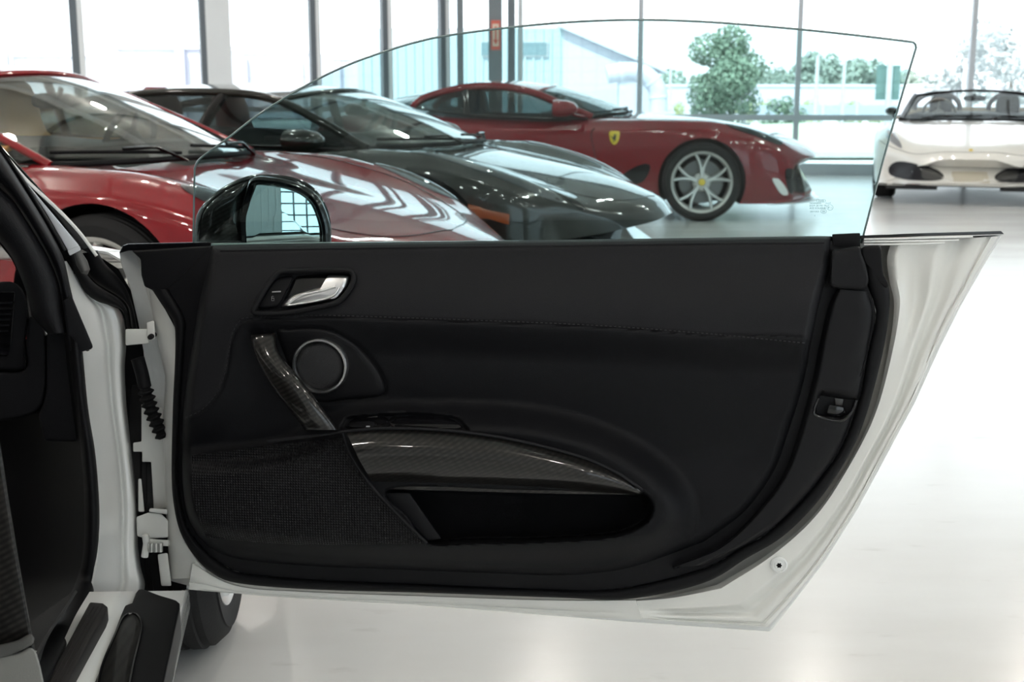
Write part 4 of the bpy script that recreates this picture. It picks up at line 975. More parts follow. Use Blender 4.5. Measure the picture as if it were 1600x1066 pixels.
    def seam(s, name, pts, sgn, mat, parent, rad=.004, off=.0, k=50, closed=False):
        P = sm(pts, k, closed); return tube(name, s.on(P, sgn, off), rad, mat, parent, True, n=6, closed=closed)

def car_root(name, label, axle_xy, rz, scale=(1, 1, 1)): return thing(name, label, 'car', (axle_xy[0], axle_xy[1], 0), rz, None, scale)

def greenhouse(parent, Cc, Rl, Bl, paint, glass, hdr=2, rear=4, frame=.022, roof=True, side=True, crown=.0, pillar=None, q_b=3, sglass=None):
    """glass house between a centre line, roof rails and belt lines with matching control points"""
    pillar = pillar or paint
    C = np.asarray(Cc, float); Rr = np.asarray(Rl, float); B = np.asarray(Bl, float); n = len(C); K = 12
    q = np.linspace(0, n - 1, (n - 1) * K + 1); Cq, Rq, Bq_ = (catmull(k, (n - 1) * K + 1) for k in (C, Rr, B))
    tt = np.linspace(-1, 1, 25)
    def top(i0, i1):
        a = Cq[i0 * K:i1 * K + 1]; b = Rq[i0 * K:i1 * K + 1]; s = np.abs(tt)[None, :, None] ** 2.0
        lin = np.abs(tt)[None, :, None]
        G = np.empty((len(a), 25, 3))
        G[..., 1] = b[:, None, 1] * tt[None]
        G[..., 0] = a[:, None, 0] * (1 - s[..., 0]) + b[:, None, 0] * s[..., 0]
        G[..., 2] = a[:, None, 2] * (1 - s[..., 0]) + b[:, None, 2] * s[..., 0]
        return G
    res = {}
    res['G'] = top(0, hdr)
    res['windscreen'] = grid_obj('windscreen', top(0, hdr), glass, parent, True, smooth=60, thick=.004)
    if roof: res['roof'] = grid_obj('roof', top(hdr, rear), paint, parent, True, smooth=60, thick=.02)
    if roof: res['rear_window'] = grid_obj('rear_window', top(rear, n - 1), glass, parent, True, smooth=60, thick=.004)
    for sg in (1, -1):
        S = np.array([1, sg, 1.])
        j0, j1 = 2, (n - 1) * K - 2
        ta = np.linspace(0, 1, 9)[None, :, None]
        sgrid = Rq[j0:j1, None] * (1 - ta) + Bq_[j0:j1, None] * ta; sgrid[..., 1] += .018 * np.sin(ta[..., 0] * math.pi)
        if side: grid_obj('side_window', sgrid * S, sglass or glass, parent, True, smooth=60, thick=.004)
        end = len(Rq) if roof else hdr * K + 1
        tube('windscreen_surround', (Rq[:hdr * K + 1] + [0, -.026, -.004]) * S, (.020, .012), M['rubber'], parent, True, n=8)
        tube('pillar', Rq[:end] * S, (frame, frame * 1.1), pillar, parent, True, n=10)
        if side: tube('belt_moulding', Bq_ * S, (.010, .010), M['gloss_black'], parent, True, n=8)
        if side and q_b:
            i = q_b * K; P = Rq[i] * (1 - np.linspace(0, 1, 8))[:, None] + Bq_[i] * np.linspace(0, 1, 8)[:, None]; P[:, 1] += .012 * np.sin(np.linspace(0, 1, 8) * math.pi)
            tube('door_pillar', P * S, (.035, .012), M['gloss_black'], parent, True, n=8, up=(0, 1, 0))
    hx = top(hdr, hdr + 1)[0]
    tube('windscreen_header', hx, (.02, .015), pillar, parent, True, n=8)
    tube('windscreen_base', top(0, 1)[0], (.012, .012), M['rubber'], parent, True, n=8)
    return res
def wiper(parent, gh, r0, c0, r1, c1):
    G = gh['G']; nr, nc = G.shape[:2]; P = []
    for t in np.linspace(0, 1, 9):
        r = (r0 + (r1 - r0) * t) * (nr - 1); c = (c0 + (c1 - c0) * t) * (nc - 1); i, j = int(min(r, nr - 2)), int(min(c, nc - 2)); a, b = r - i, c - j
        p = G[i, j] * (1 - a) * (1 - b) + G[i + 1, j] * a * (1 - b) + G[i, j + 1] * (1 - a) * b + G[i + 1, j + 1] * a * b
        P.append(p + [.008, 0, .014])
    w = tube('wiper', P, (.009, .007), M['rubber'], parent, True, n=8)
    tube('wiper_arm', [P[0] + [.03, 0, -.03], P[2] + [.015, 0, .02], P[4] + [0, 0, .012]], (.010, .007), M['gloss_black'], w, True, n=8)
    return w
def seat(parent, x, y, z, mat, h=.62, w=.46, lean=.22, inset=None, back_name='seat'):
    """bucket seat: shaped backrest with side bolsters and a headrest"""
    rows = []
    for k, (zz, ww, dp) in enumerate(((-.30, .92, .10), (-.1, 1.0, .11), (.12, 1.0, .10), (.26, .9, .09), (.36, .62, .075), (.42, .56, .07), (.50, .58, .075), (.58, .50, .06), (.61, .34, .03))):
        zc = z + zz * h / .62; xc = x - lean * (zz + .3); hw = ww * w / 2
        th = np.linspace(0, 2 * math.pi, 24, endpoint=False)
        yy = np.sign(np.cos(th)) * np.abs(np.cos(th)) ** .6 * hw; xx = np.sign(np.sin(th)) * np.abs(np.sin(th)) ** .7 * dp
        xx = xx + .05 * (np.abs(yy) / hw) ** 3 * (1 if zz < .3 else .3)
        rows.append(np.stack([xc + xx, y + yy, np.full(24, zc)], -1))
    V = np.vstack(rows); f = grid_faces(9, 24, True) + [tuple(range(23, -1, -1)), tuple(8 * 24 + k for k in range(24))]
    o = fix_normals(mk('seat', V, f, mat, parent, True, smooth=60))
    if inset:
        G = np.array([[(x - lean * (zz + .3) + .115 - (0.02 if zz > .3 else 0), y + k * w * (.30 if zz < .3 else .16), z + zz * h / .62) for k in np.linspace(-1, 1, 7)] for zz in np.linspace(-.25, .55, 10)])
        grid_obj('seat_insert', G, inset, o, True, thick=.02)
    return o
def steering(parent, x, y, z, mat, r=.175):
    th = np.linspace(0, 2 * math.pi, 40, endpoint=False); ax = np.array([.35, 0, -1.]); ax = np.array([-.93, 0, .37])
    e1 = np.array([0, 1., 0]); e2 = np.cross(ax, e1); c = np.array([x, y, z])
    o = tube('steering_wheel', [c + (e1 * math.cos(t) + e2 * math.sin(t)) * r for t in th], .016, mat, parent, True, n=10, closed=True, up=ax)
    disc_lathe('steering_hub', [(.001, .02), (.05, .015), (.06, -.01), (.03, -.08)], c, ax, e1, e2, mat, o, True, n=20)
    for a in (0, math.pi, -math.pi / 2): tube('steering_spoke', [c, c + (e1 * math.cos(a) + e2 * math.sin(a)) * r], (.018, .008), mat, o, True, n=8, up=ax)
    return o
def dash(parent, x0, x1, w, z, mat, lip=.03):
    """interior shelf at belt height with a dashboard hump"""
    xs = np.linspace(x0, x1, 14); G = []
    for x in xs:
        t = (x - x1) / (x0 - x1); h = lip * math.exp(-((t - .1) / .12) ** 2); ww = w * (1 - .25 * max(0, 1 - t * 4) ** 2)
        G.append([(x, ww * k, z + h * (1 - .4 * abs(k)) - .03 * (1 - abs(k) ** 4) * (t > .25)) for k in np.linspace(-1, 1, 15)])
    return grid_obj('dashboard', np.array(G), mat, parent, True, smooth=60, thick=.03)
def rear_mirror(parent, x, z, mat, w=.13, h=.034):
    th = np.linspace(0, 2 * math.pi, 28, endpoint=False); rows = []
    for (dx, s) in ((-.02, .9), (-.012, 1), (.012, 1), (.022, .8), (.024, .1)):
        rows.append(np.stack([np.full(28, x + dx), np.sign(np.cos(th)) * np.abs(np.cos(th)) ** .6 * w * s, z + np.sign(np.sin(th)) * np.abs(np.sin(th)) ** .6 * h * s], -1))
    f = grid_faces(5, 28, True) + [tuple(range(27, -1, -1)), tuple(4 * 28 + k for k in range(28))]
    o = fix_normals(mk('rear_view_mirror', np.vstack(rows), f, mat, parent, True, smooth=60))
    tube('mirror_stalk', [(x + .02, 0, z + .01), (x + .035, 0, z + .035), (x + .045, 0, z + .055)], .012, mat, o, True, n=8)
    return o
def side_mirror(parent, p, mat, s=1.0, sg=-1, foot=None):
    th = np.linspace(0, 2 * math.pi, 24, endpoint=False); rows = []
    for (dx, k) in ((-.09, .75), (-.085, .95), (-.05, 1.0), (.02, .95), (.07, .7), (.10, .35), (.105, .05)):
        rows.append(np.stack([np.full(24, p[0] + dx * s), p[1] + np.cos(th) * .10 * k * s, p[2] + np.sin(th) * .065 * k * s], -1))
    f = grid_faces(7, 24, True) + [tuple(range(23, -1, -1)), tuple(6 * 24 + k for k in range(24))]
    o = fix_normals(mk('door_mirror', np.vstack(rows), f, mat, parent, True, smooth=60))
    if foot is not None: tube('mirror_foot', [p, (np.array(p) + foot) / 2 + [0, 0, -.02], foot], (.022, .012), mat, o, True, n=8)
    return o
def nose_xs(x0, x1): return np.r_[np.linspace(x0, x1 - .5, 46), x1 - .5 * (1 - np.linspace(0, 1, 30)[1:]) ** 1.8]

def car_paint(name, col, rough=.35, flake=.0, coat=1.0, metal=0.0):
    return pm(name, col, rough, metal=metal, coat=coat, coat_rough=.02, spec=.15)
M['red_paint'] = car_paint('rosso_red_paint', (.22, .0015, .007))
M['red_paint_2'] = car_paint('deep_red_paint', (.17, .003, .008))
M['dark_paint'] = car_paint('dark_grey_green_paint', (.010, .011, .009), rough=.4)
M['car_glass'] = thin_glass('car_glass', (.86, .90, .88), base=.06, refl=1.2)
M['car_glass_clear'] = thin_glass('clear_windscreen_glass', (.9, .93, .92), base=.02, refl=.25)
M['car_glass_dark'] = thin_glass('dark_car_glass', (.55, .60, .60), base=.05)
M['tan'] = pm('tan_leather', (.60, .33, .12), .5)
M['dark_red_leather'] = pm('dark_red_leather', (.14, .010, .018), .5)
M['interior_black'] = pm('black_interior', (.014, .014, .016), .6)
M['blue_leather'] = pm('dark_blue_seat_leather', (.03, .045, .09), .5)
M['cream'] = pm('cream_leather', (.62, .58, .48), .55)
M['amber'] = pm('amber_side_marker', (.30, .06, .01), .3, coat=.5)
M['lamp_clear'] = thin_glass('headlamp_lens', (.85, .88, .88), base=.06, refl=1.2)
M['lamp_inside'] = pm('headlamp_bowl', (.10, .10, .11), .3, metal=.6)
M['lamp_silver'] = pm('silvery_headlamp_bowl', (.42, .40, .43), .3, metal=.3)
M['reflector'] = pm('headlamp_reflector', (.75, .75, .76), .12, metal=1)
M['amber_lens'] = pm('orange_lamp_lens', (.55, .14, .03), .25, coat=.6)

def shift(tab, d=0.0, k=1.0): return [(x, z * k + d) for x, z in tab]
F430 = dict(
    w=[(-3.4, .80), (-3.2, .90), (-2.6, .96), (-2.0, .955), (-1.2, .925), (-.6, .94), (0, .96), (.4, .945), (.7, .90), (.9, .83), (1.0, .77), (1.05, .72)],
    zc=[(-3.4, .74), (-3.2, .86), (-2.4, .96), (-1.8, .93), (-.5, .86), (-.15, .815), (.2, .745), (.6, .645), (.9, .545), (1.0, .49), (1.05, .42)],
    zi=[(-3.4, .74), (-3.2, .86), (-2.4, .955), (-1.8, .92), (-.5, .85), (-.15, .805), (.2, .735), (.6, .635), (.9, .535), (1.0, .48), (1.05, .41)],
    zm=[(-3.4, .73), (-3.2, .85), (-2.4, .93), (-1.6, .90), (-.5, .835), (-.15, .80), (.2, .745), (.6, .64), (.9, .53), (1.0, .47), (1.05, .40)],
    zf=[(-3.4, .70), (-3.2, .82), (-2.6, .89), (-1.6, .845), (-.9, .825), (-.4, .825), (0, .815), (.3, .765), (.6, .665), (.85, .56), (1.0, .46), (1.05, .385)],
    zs=[(-3.4, .60), (-2.6, .76), (-1.6, .70), (-.6, .69), (0, .70), (.4, .64), (.8, .52), (1.0, .42), (1.05, .36)],
    zw=[(-3.4, .45), (-2.6, .52), (-.6, .46), (0, .50), (.5, .46), (.9, .36), (1.05, .31)],
    zb=[(-3.4, .28), (-2.9, .15), (-.5, .13), (.6, .14), (1.0, .17), (1.05, .22)],
    sweep=[(-3.4, 0), (-2, 0), (0, 0), (.5, .08), (.8, .22), (1.0, .36), (1.05, .40)])

from mathutils.bvhtree import BVHTree
def body_bvh(o): return BVHTree.FromPolygons([v.co[:] for v in o.data.vertices], [tuple(p.vertices) for p in o.data.polygons])
def face(P, off, bvh):
    out = []
    for y, z in P:
        h = bvh.ray_cast(Vector((3, y, z)), Vector((-1, 0, 0)))[0]
        out.append(((h.x if h else .8) + off, y, z))
    return np.array(out)
def face_piece(name, outline, off, depth, mat, rings=6, label=None, bvh=None, parent=None):
    O = np.asarray(outline, float); c = O.mean(0); V = [face(c + (O - c) * r, off, bvh) for r in np.linspace(.05, 1, rings)]; V.append(V[-1] - [depth, 0, 0]); m = len(O)
    f = grid_faces(rings + 1, m, True); f.append(tuple(range(m - 1, -1, -1)))
    return fix_normals(mk(name, np.vstack(V), f, mat, parent, True, smooth=60, label=label))

# --- red car nearest the door ------------------------------------------------------------------
red = car_root('sports_car', 'red coupe with tan interior behind the open door, front wheel and windscreen in view', (-1.17, 5.33), R(-20))
def stretch(T, k, x0=.25): return {n: ([(x if x < x0 else x0 + (x - x0) * k, z) for x, z in v] if n != 'yf' else v) for n, v in T.items()}
bR = Body(stretch(F430, 1.2))
body = bR.build('body', M['red_paint'], red, nose_xs(-3.4, 1.21), [(0, .335, .375), (-2.6, .34, .39)], cabin=(-2.6, -.40, .26, .72))
ghR = greenhouse(red,
    [(-.10, 0, .835), (-.55, 0, 1.035), (-.98, 0, 1.185), (-1.4, 0, 1.235), (-1.85, 0, 1.22), (-2.5, 0, 1.10), (-3.05, 0, .93)],
    [(-.36, .715, .825), (-.74, .68, .98), (-1.12, .62, 1.12), (-1.45, .585, 1.17), (-1.9, .575, 1.16), (-2.45, .59, 1.03), (-2.95, .63, .90)],
    [(-.42, .76, .82), (-.85, .815, .835), (-1.2, .83, .85), (-1.55, .835, .87), (-1.9, .82, .89), (-2.3, .77, .92), (-2.7, .70, .91)],
    M['red_paint'], M['car_glass'], frame=.016)
dash(red, -.95, -.42, .66, .845, M['interior_black'])
for y in (.36, -.36): seat(red, -1.30, y, .56, M['tan'])
steering(red, -.80, .36, .88, M['interior_black'])
rear_mirror(red, -.92, 1.065, M['interior_black'])
# tan door tops and far door card
for sg in (1, -1):
    G = np.array([[(x, sg * (.80 - .10 * k), .80 + .09 * k - .04 * k * k) for k in np.linspace(0, 1, 6)] for x in np.linspace(-1.9, -.55, 12)])
    grid_obj('door_card', G + [0, 0, .03], M['tan'], red, True, smooth=60, thick=.02)
wiper(red, ghR, .02, .36, .10, .03); wiper(red, ghR, .02, .80, .08, .45)
wheel(red, (0, -.845, .335), (0, -1, 0), .335, .248, .22, local=True, rot=.5)
wheel(red, (0, .845, .335), (0, 1, 0), .335, .248, .22, local=True)
wheel(red, (-2.6, -.84, .34), (0, -1, 0), .34, .248, .26, local=True)
bR.seam('bonnet_seam', [(-.2, 2.6), (.2, 2.55), (.6, 2.4), (.9, 1.6), (.99, 0)], -1, M['gloss_black'], red, .003)
bR.seam('bonnet_seam', [(-.2, 2.6), (.2, 2.55), (.6, 2.4), (.9, 1.6), (.99, 0)], 1, M['gloss_black'], red, .003)
for sg in (1, -1):
    hl = sm([(.28, 3.1), (.45, 2.75), (.68, 2.6), (.82, 2.9), (.80, 3.3), (.62, 3.6), (.4, 3.5)], 40, True)
    h = bR.patch('headlight', hl, sg, .002, M['lamp_inside'], red); bR.patch('headlight_lens', hl, sg, .008, M['lamp_clear'], h, dome=.012)

# --- dark grey-green car behind it --------------------------------------------------------------
G458 = dict(F430)
G458.update(
    zf=[(-3.4, .70), (-3.2, .82), (-2.6, .88), (-1.6, .83), (-.9, .815), (-.4, .82), (0, .805), (.3, .745), (.6, .655), (.85, .56), (1.0, .46), (1.05, .385)],
    zc=[(-3.4, .74), (-3.2, .84), (-2.4, .93), (-1.8, .91), (-.5, .86), (-.15, .825), (.2, .76), (.6, .675), (.9, .575), (1.0, .52), (1.05, .45)],
    zi=[(-3.4, .74), (-3.2, .84), (-2.4, .925), (-1.8, .90), (-.5, .85), (-.15, .815), (.2, .745), (.6, .655), (.9, .555), (1.0, .50), (1.05, .43)],
    zm=[(-3.4, .73), (-3.2, .83), (-2.4, .91), (-1.6, .88), (-.5, .83), (-.15, .79), (.2, .725), (.6, .63), (.9, .53), (1.0, .475), (1.05, .41)],
    w=[(-3.4, .80), (-3.2, .90), (-2.6, .965), (-2.0, .955), (-1.2, .92), (-.6, .935), (0, .965), (.4, .95), (.7, .90), (.9, .82), (1.0, .74), (1.05, .68)])
dark = car_root('sports_car', 'dark grey-green coupe with red seats between the two red cars', (-.19 * 1.08, 6.72 * 1.08), R(-18), (1.08, 1.08, 1))
bD = Body(G458)
bD.build('body', M['dark_paint'], dark, nose_xs(-3.4, 1.05), [(0, .335, .375), (-2.6, .34, .39)], cabin=(-2.5, -.34, .28, .74))
ghD = greenhouse(dark,
    [(-.02, 0, .83), (-.38, 0, .995), (-.74, 0, 1.12), (-1.15, 0, 1.16), (-1.7, 0, 1.15), (-2.4, 0, 1.06), (-3.0, 0, .91)],
    [(-.30, .735, .815), (-.56, .69, .95), (-.84, .63, 1.065), (-1.15, .60, 1.105), (-1.7, .585, 1.095), (-2.35, .59, 1.0), (-2.9, .63, .88)],
    [(-.38, .765, .81), (-.62, .80, .82), (-.88, .82, .828), (-1.2, .835, .84), (-1.7, .83, .86), (-2.2, .77, .89), (-2.6, .70, .90)],
    M['dark_paint'], M['car_glass'], frame=.022, sglass=M['car_glass_dark'])
dash(dark, -.90, -.38, .66, .845, M['interior_black'])
for y in (.36, -.36): seat(dark, -1.52, y, .53, M['dark_red_leather'])
steering(dark, -.72, .36, .86, M['interior_black'])
rear_mirror(dark, -.69, 1.01, M['interior_black'])
side_mirror(dark, (-.54, -.92, .86), M['dark_paint'], .95, -1, (-.55, -.80, .83))
side_mirror(dark, (-.54, .92, .86), M['dark_paint'], 1.0, 1, (-.55, .80, .83))
wiper(dark, ghD, .02, .40, .10, .06); wiper(dark, ghD, .02, .85, .08, .48)
wheel(dark, (0, -.85, .335), (0, -1, 0), .335, .25, .22, local=True)
wheel(dark, (0, .85, .335), (0, 1, 0), .335, .25, .22, local=True)
wheel(dark, (-2.6, -.84, .34), (0, -1, 0), .34, .25, .26, local=True)
for sg in (1, -1):
    hl = sm([(-.05, 3.15), (.25, 2.9), (.55, 2.85), (.78, 3.0), (.84, 3.3), (.72, 3.6), (.45, 3.6), (.2, 3.45)], 44, True)
    h = bD.patch('headlight', hl, sg, .001, M['lamp_inside'], dark); bD.patch('headlight_lens', hl, sg, .006, M['lamp_clear'], h, dome=.008)
    bD.patch('headlight_slot', sm([(.58, 2.55), (.74, 2.45), (.90, 2.7), (.93, 3.0), (.84, 2.95), (.76, 2.8)], 30, True), sg, .003, M['gloss_black'], dark)
    bD.patch('side_marker', [(.34, 5.55), (.60, 5.55), (.60, 5.85), (.34, 5.85)], sg, .004, M['amber'], dark, label='dim orange side marker')
    bD.seam('bonnet_seam', [(-.2, 2.2), (.2, 2.2), (.6, 2.1), (.88, 1.5), (.965, 0)], sg, M['gloss_black'], dark, .003)
    bD.patch('lower_grille', sm([(.96, 6.6), (1.03, 6.2), (1.04, 7.2), (1.0, 7.6)], 24, True), sg, .002, M['gloss_black'], dark)

# --- red long-bonnet coupe in profile ------------------------------------------------------------
GT = dict(
    w=[(-3.62, .78), (-3.4, .90), (-2.72, .985), (-2.2, .965), (-1.4, .93), (-.7, .945), (0, .985), (.4, .965), (.7, .91), (.9, .83), (.98, .77), (1.02, .70)],
    zc=[(-3.62, .78), (-3.4, .92), (-2.8, .98), (-1.6, .93), (-.9, .93), (-.5, .925), (0, .895), (.4, .835), (.75, .735), (.92, .645), (.98, .60), (1.02, .56)],
    zi=[(-3.62, .78), (-3.4, .92), (-2.8, .97), (-1.6, .92), (-.9, .92), (-.5, .905), (0, .875), (.4, .815), (.75, .72), (.92, .635), (.98, .59), (1.02, .55)],
    zm=[(-3.62, .77), (-3.4, .91), (-2.8, .955), (-1.6, .90), (-.9, .905), (-.5, .885), (0, .865), (.4, .80), (.75, .70), (.92, .61), (.98, .57), (1.02, .54)],
    zf=[(-3.62, .75), (-3.4, .90), (-2.8, .94), (-2.2, .90), (-1.4, .875), (-.9, .88), (-.4, .885), (0, .88), (.35, .825), (.65, .725), (.85, .63), (.98, .555), (1.02, .53)],
    zs=[(-3.62, .66), (-2.8, .80), (-1.6, .74), (-.6, .75), (0, .76), (.4, .68), (.8, .53), (.98, .45), (1.02, .43)],
    zw=[(-3.62, .5), (-2.8, .56), (-1.2, .44), (0, .52), (.5, .46), (.9, .38), (1.02, .34)],
    zb=[(-3.62, .32), (-3.1, .2), (-.5, .16), (.6, .15), (.95, .16), (1.02, .20)],
    sweep=[(-3.62, 0), (-2, 0), (0, 0), (.5, .06), (.8, .15), (.98, .26), (1.02, .30)])
gt = car_root('sports_car', 'red long-bonnet coupe seen in profile through the door glass, yellow shield on its wing', (1.76, 12.05), R(-5))
GT = {n: [(x if x < .3 else .3 + (x - .3) * 1.14, z) for x, z in v] for n, v in GT.items()}
bG = Body(GT)
gbody = bG.build('body', M['red_paint_2'], gt, nose_xs(-3.62, 1.12), [(0, .345, .385), (-2.72, .345, .395)], cabin=(-2.5, -1.0, .34, .76))
ghG = greenhouse(gt,
    [(-.62, 0, .95), (-1.0, 0, 1.09), (-1.35, 0, 1.19), (-1.75, 0, 1.235), (-2.15, 0, 1.215), (-2.75, 0, 1.10), (-3.4, 0, .94)],
    [(-.98, .70, .90), (-1.25, .665, 1.01), (-1.52, .62, 1.12), (-1.82, .59, 1.175), (-2.15, .58, 1.165), (-2.5, .60, 1.08), (-2.62, .68, .99)],
    [(-1.02, .78, .895), (-1.3, .82, .895), (-1.55, .84, .90), (-1.82, .85, .91), (-2.1, .84, .925), (-2.4, .80, .96), (-2.58, .72, .985)],
    M['red_paint_2'], M['car_glass_dark'], frame=.035, q_b=4)
dash(gt, -1.45, -1.0, .68, .92, M['interior_black'])
for y in (.37, -.37): seat(gt, -1.95, y, .58, M['blue_leather'], h=.62)
steering(gt, -1.35, .37, .95, M['interior_black'])
side_mirror(gt, (-1.22, -.99, .985), M['red_paint_2'], 1.15, -1, (-1.05, -.84, .91))
side_mirror(gt, (-1.22, .99, .985), M['red_paint_2'], 1.15, 1, (-1.05, .84, .91))
wiper(gt, ghG, .02, .35, .10, .03); wiper(gt, ghG, .02, .80, .08, .42)
wheel(gt, (0, -.87, .345), (0, -1, 0), .345, .262, .26, local=True, rot=.30)
wheel(gt, (0, .87, .345), (0, 1, 0), .345, .262, .26, local=True)
wheel(gt, (-2.72, -.86, .345), (0, -1, 0), .345, .262, .30, local=True)
wheel(gt, (-2.72, .86, .345), (0, 1, 0), .345, .262, .30, local=True)
for sg in (1, -1):
    hl = sm([(.22, 3.2), (.45, 2.9), (.70, 2.85), (.80, 3.2), (.74, 3.7), (.5, 3.75), (.3, 3.6)], 44, True)
    h = bG.patch('headlight', hl, sg, .001, M['lamp_inside'], gt); bG.patch('headlight_lens', hl, sg, .008, M['car_glass_dark'], h, dome=.008)
    bG.patch('mouth', sm([(.90, 5.6), (1.0, 5.25), (1.10, 5.1), (1.11, 6.9), (1.06, 7.5), (.97, 7.4), (.92, 6.6)], 40, True), sg, .004, M['gloss_black'], gt, label='black open mouth of the front bumper')
    bG.patch('wing_vent', sm([(-.46, 6.0), (-.62, 6.1), (-.78, 6.9), (-.70, 7.2), (-.52, 7.0)], 30, True), sg, .002, M['gloss_black'], gt)
    bG.seam('door_seam', [(-.95, 4.2), (-.98, 5.0), (-.93, 6.0), (-1.0, 7.4)], sg, M['gloss_black'], gt, .004)
    bG.seam('bonnet_seam', [(-.75, 2.6), (-.2, 2.75), (.3, 2.7), (.75, 2.0), (.95, 0)], sg, M['gloss_black'], gt, .003)
    bG.patch('bumper_fin', sm([(.72, 6.5), (.80, 6.4), (.92, 7.2), (.92, 7.6), (.82, 7.4)], 24, True), sg, .012, M['white_paint'], gt)
GB = body_bvh(gbody)
face_piece('front_grille', sm([(-.70, .25), (-.74, .36), (-.68, .47), (-.40, .50), (0, .505), (.40, .50), (.68, .47), (.74, .36), (.70, .25), (.35, .225), (0, .22), (-.35, .225)], 70, True), .008, .05, M['gloss_black'], rings=14, label='black grille across the nose', bvh=GB, parent=gt)
# front splitter and side skirt
sp = []
for k in np.linspace(-1, 1, 31):
    x = 1.15 - .34 * abs(k) ** 2.3; sp.append([(x - .22, k * .84, .165), (x, k * .86, .16), (x + .005, k * .86, .15), (x - .22, k * .84, .135)])
grid_obj('splitter', np.array(sp), M['alu'], gt, True, thick=.006)
MB().box((-1.36, -.90, .15), (1.9, .10, .06)).box((-1.36, .90, .15), (1.9, .10, .06)).build('side_skirt', M['gloss_black'], gt, True)
# yellow shield with a black rearing horse on the front wing
sc_ = bG.at(np.array([-.775]), np.array([5.1]), -1)[0]; sh = np.array([(-.043, .055), (0, .060), (.043, .055), (.044, .01), (.030, -.035), (0, -.060), (-.030, -.035), (-.044, .01)])
sh = sm(sh, 32, True)
def on_side(p, off): return np.stack([sc_[0] + p[:, 0], np.full(len(p), sc_[1] - off), sc_[2] + p[:, 1]], -1)
bd = slab('wing_badge', on_side(sh, .012), on_side(sh, -.05), M['yellow'], gt, True, bev=.002, label='yellow shield badge with a small black horse')
hs = np.array([(-.012, -.040), (-.004, -.040), (-.003, -.022), (.006, -.012), (.010, -.030), (.016, -.030), (.014, -.006), (.012, .004), (.022, .012), (.020, .018), (.010, .012), (.008, .018), (.020, .030), (.014, .034), (.006, .030), (.004, .038), (-.002, .030), (-.008, .016), (-.012, .002), (-.022, .012), (-.026, .022), (-.030, .010), (-.022, .0), (-.014, -.010), (-.010, -.024)])
slab('badge_horse', on_side(hs, .0135), on_side(hs, .010), M['badge_black'], bd, True, smooth=0)

# --- white open car facing the camera -----------------------------------------------------------
SPID = dict(F430); SPID['w'] = [(x, w * 1.04) for x, w in F430['w']]
SPID['zc'] = [(-3.4, .74), (-3.2, .84), (-2.4, .92), (-1.8, .92), (-.5, .865), (-.15, .83), (.2, .765), (.6, .67), (.9, .57), (1.0, .52), (1.05, .47)]
SPID['zi'] = [(x, z - .005) for x, z in SPID['zc']]
SPID['zb'] = [(-3.4, .28), (-2.9, .15), (-.5, .13), (.4, .15), (.7, .185), (1.0, .20), (1.05, .23)]
M['white_car'] = pm('ivory_white_paint', (.82, .81, .77), .3, coat=1)
wh = car_root('sports_car', 'white open-topped sports car facing the door from the right background', (4.93, 13.55), R(-110))
bW = Body(SPID)
wbody = bW.build('body', M['white_car'], wh, nose_xs(-3.4, 1.05), [(0, .335, .375), (-2.6, .34, .39)], cabin=(-1.95, -.42, .26, .77))
ghW = greenhouse(wh,
    [(-.10, 0, .845), (-.50, 0, 1.0), (-.90, 0, 1.155), (-1.0, 0, 1.17)],
    [(-.38, .76, .835), (-.70, .71, .97), (-1.0, .65, 1.10), (-1.1, .64, 1.115)],
    [(-.42, .76, .83), (-.8, .80, .84), (-1.1, .82, .85), (-1.2, .82, .86)],
    M['white_car'], M['car_glass_clear'], hdr=2, roof=False, side=False, frame=.03, pillar=M['gloss_black'])
dash(wh, -.95, -.44, .68, .855, M['interior_black'])
for y in (.37, -.37): seat(wh, -1.35, y, .52, M['interior_black'], h=.60)
grid_obj('bulkhead', np.array([[(-1.85, y, z) for y in np.linspace(-.78, .78, 13)] for z in np.linspace(.84, .965, 5)]), M['cream'], wh, True, thick=.06)
for sg in (1, -1):
    a = np.linspace(0, math.pi, 24); tube('roll_hoop', [(-1.72, sg * .42 + .26 * math.cos(k), .93 + .20 * math.sin(k) ** .8) for k in a], (.026, .03), M['lamp_inside'], wh, True, n=10)
    G = np.array([[(x, sg * (.83 - .12 * k), .83 + .09 * k) for k in np.linspace(0, 1, 5)] for x in np.linspace(-1.75, -.55, 10)]); grid_obj('door_card', G, M['cream'], wh, True, thick=.02)
    side_mirror(wh, (-.50, sg * .87, .93), M['gloss_black'], .75, sg, (-.52, sg * .82, .85))
    hl = sm([(.34, 3.35), (.50, 2.95), (.70, 2.75), (.84, 2.75), (.82, 3.0), (.70, 3.35), (.52, 3.6)], 44, True)
    h = bW.patch('headlight', hl, sg, .001, M['lamp_silver'], wh); bW.patch('headlight_lens', hl, sg, .01, M['lamp_clear'], h, dome=.014)
    bW.patch('indicator', sm([(.38, 3.4), (.48, 3.15), (.55, 3.2), (.45, 3.5)], 20, True), sg, .005, M['amber_lens'], h)
steering(wh, -.78, -.37, .90, M['seat_grey'])
steering_col = None
rear_mirror(wh, -.88, 1.07, M['interior_black'], .12, .032)
wiper(wh, ghW, .03, .62, .08, .95); wiper(wh, ghW, .03, .15, .08, .55)
wheel(wh, (0, -.87, .335), (0, -1, 0), .335, .248, .22, local=True)
wheel(wh, (0, .87, .335), (0, 1, 0), .335, .248, .22, local=True)
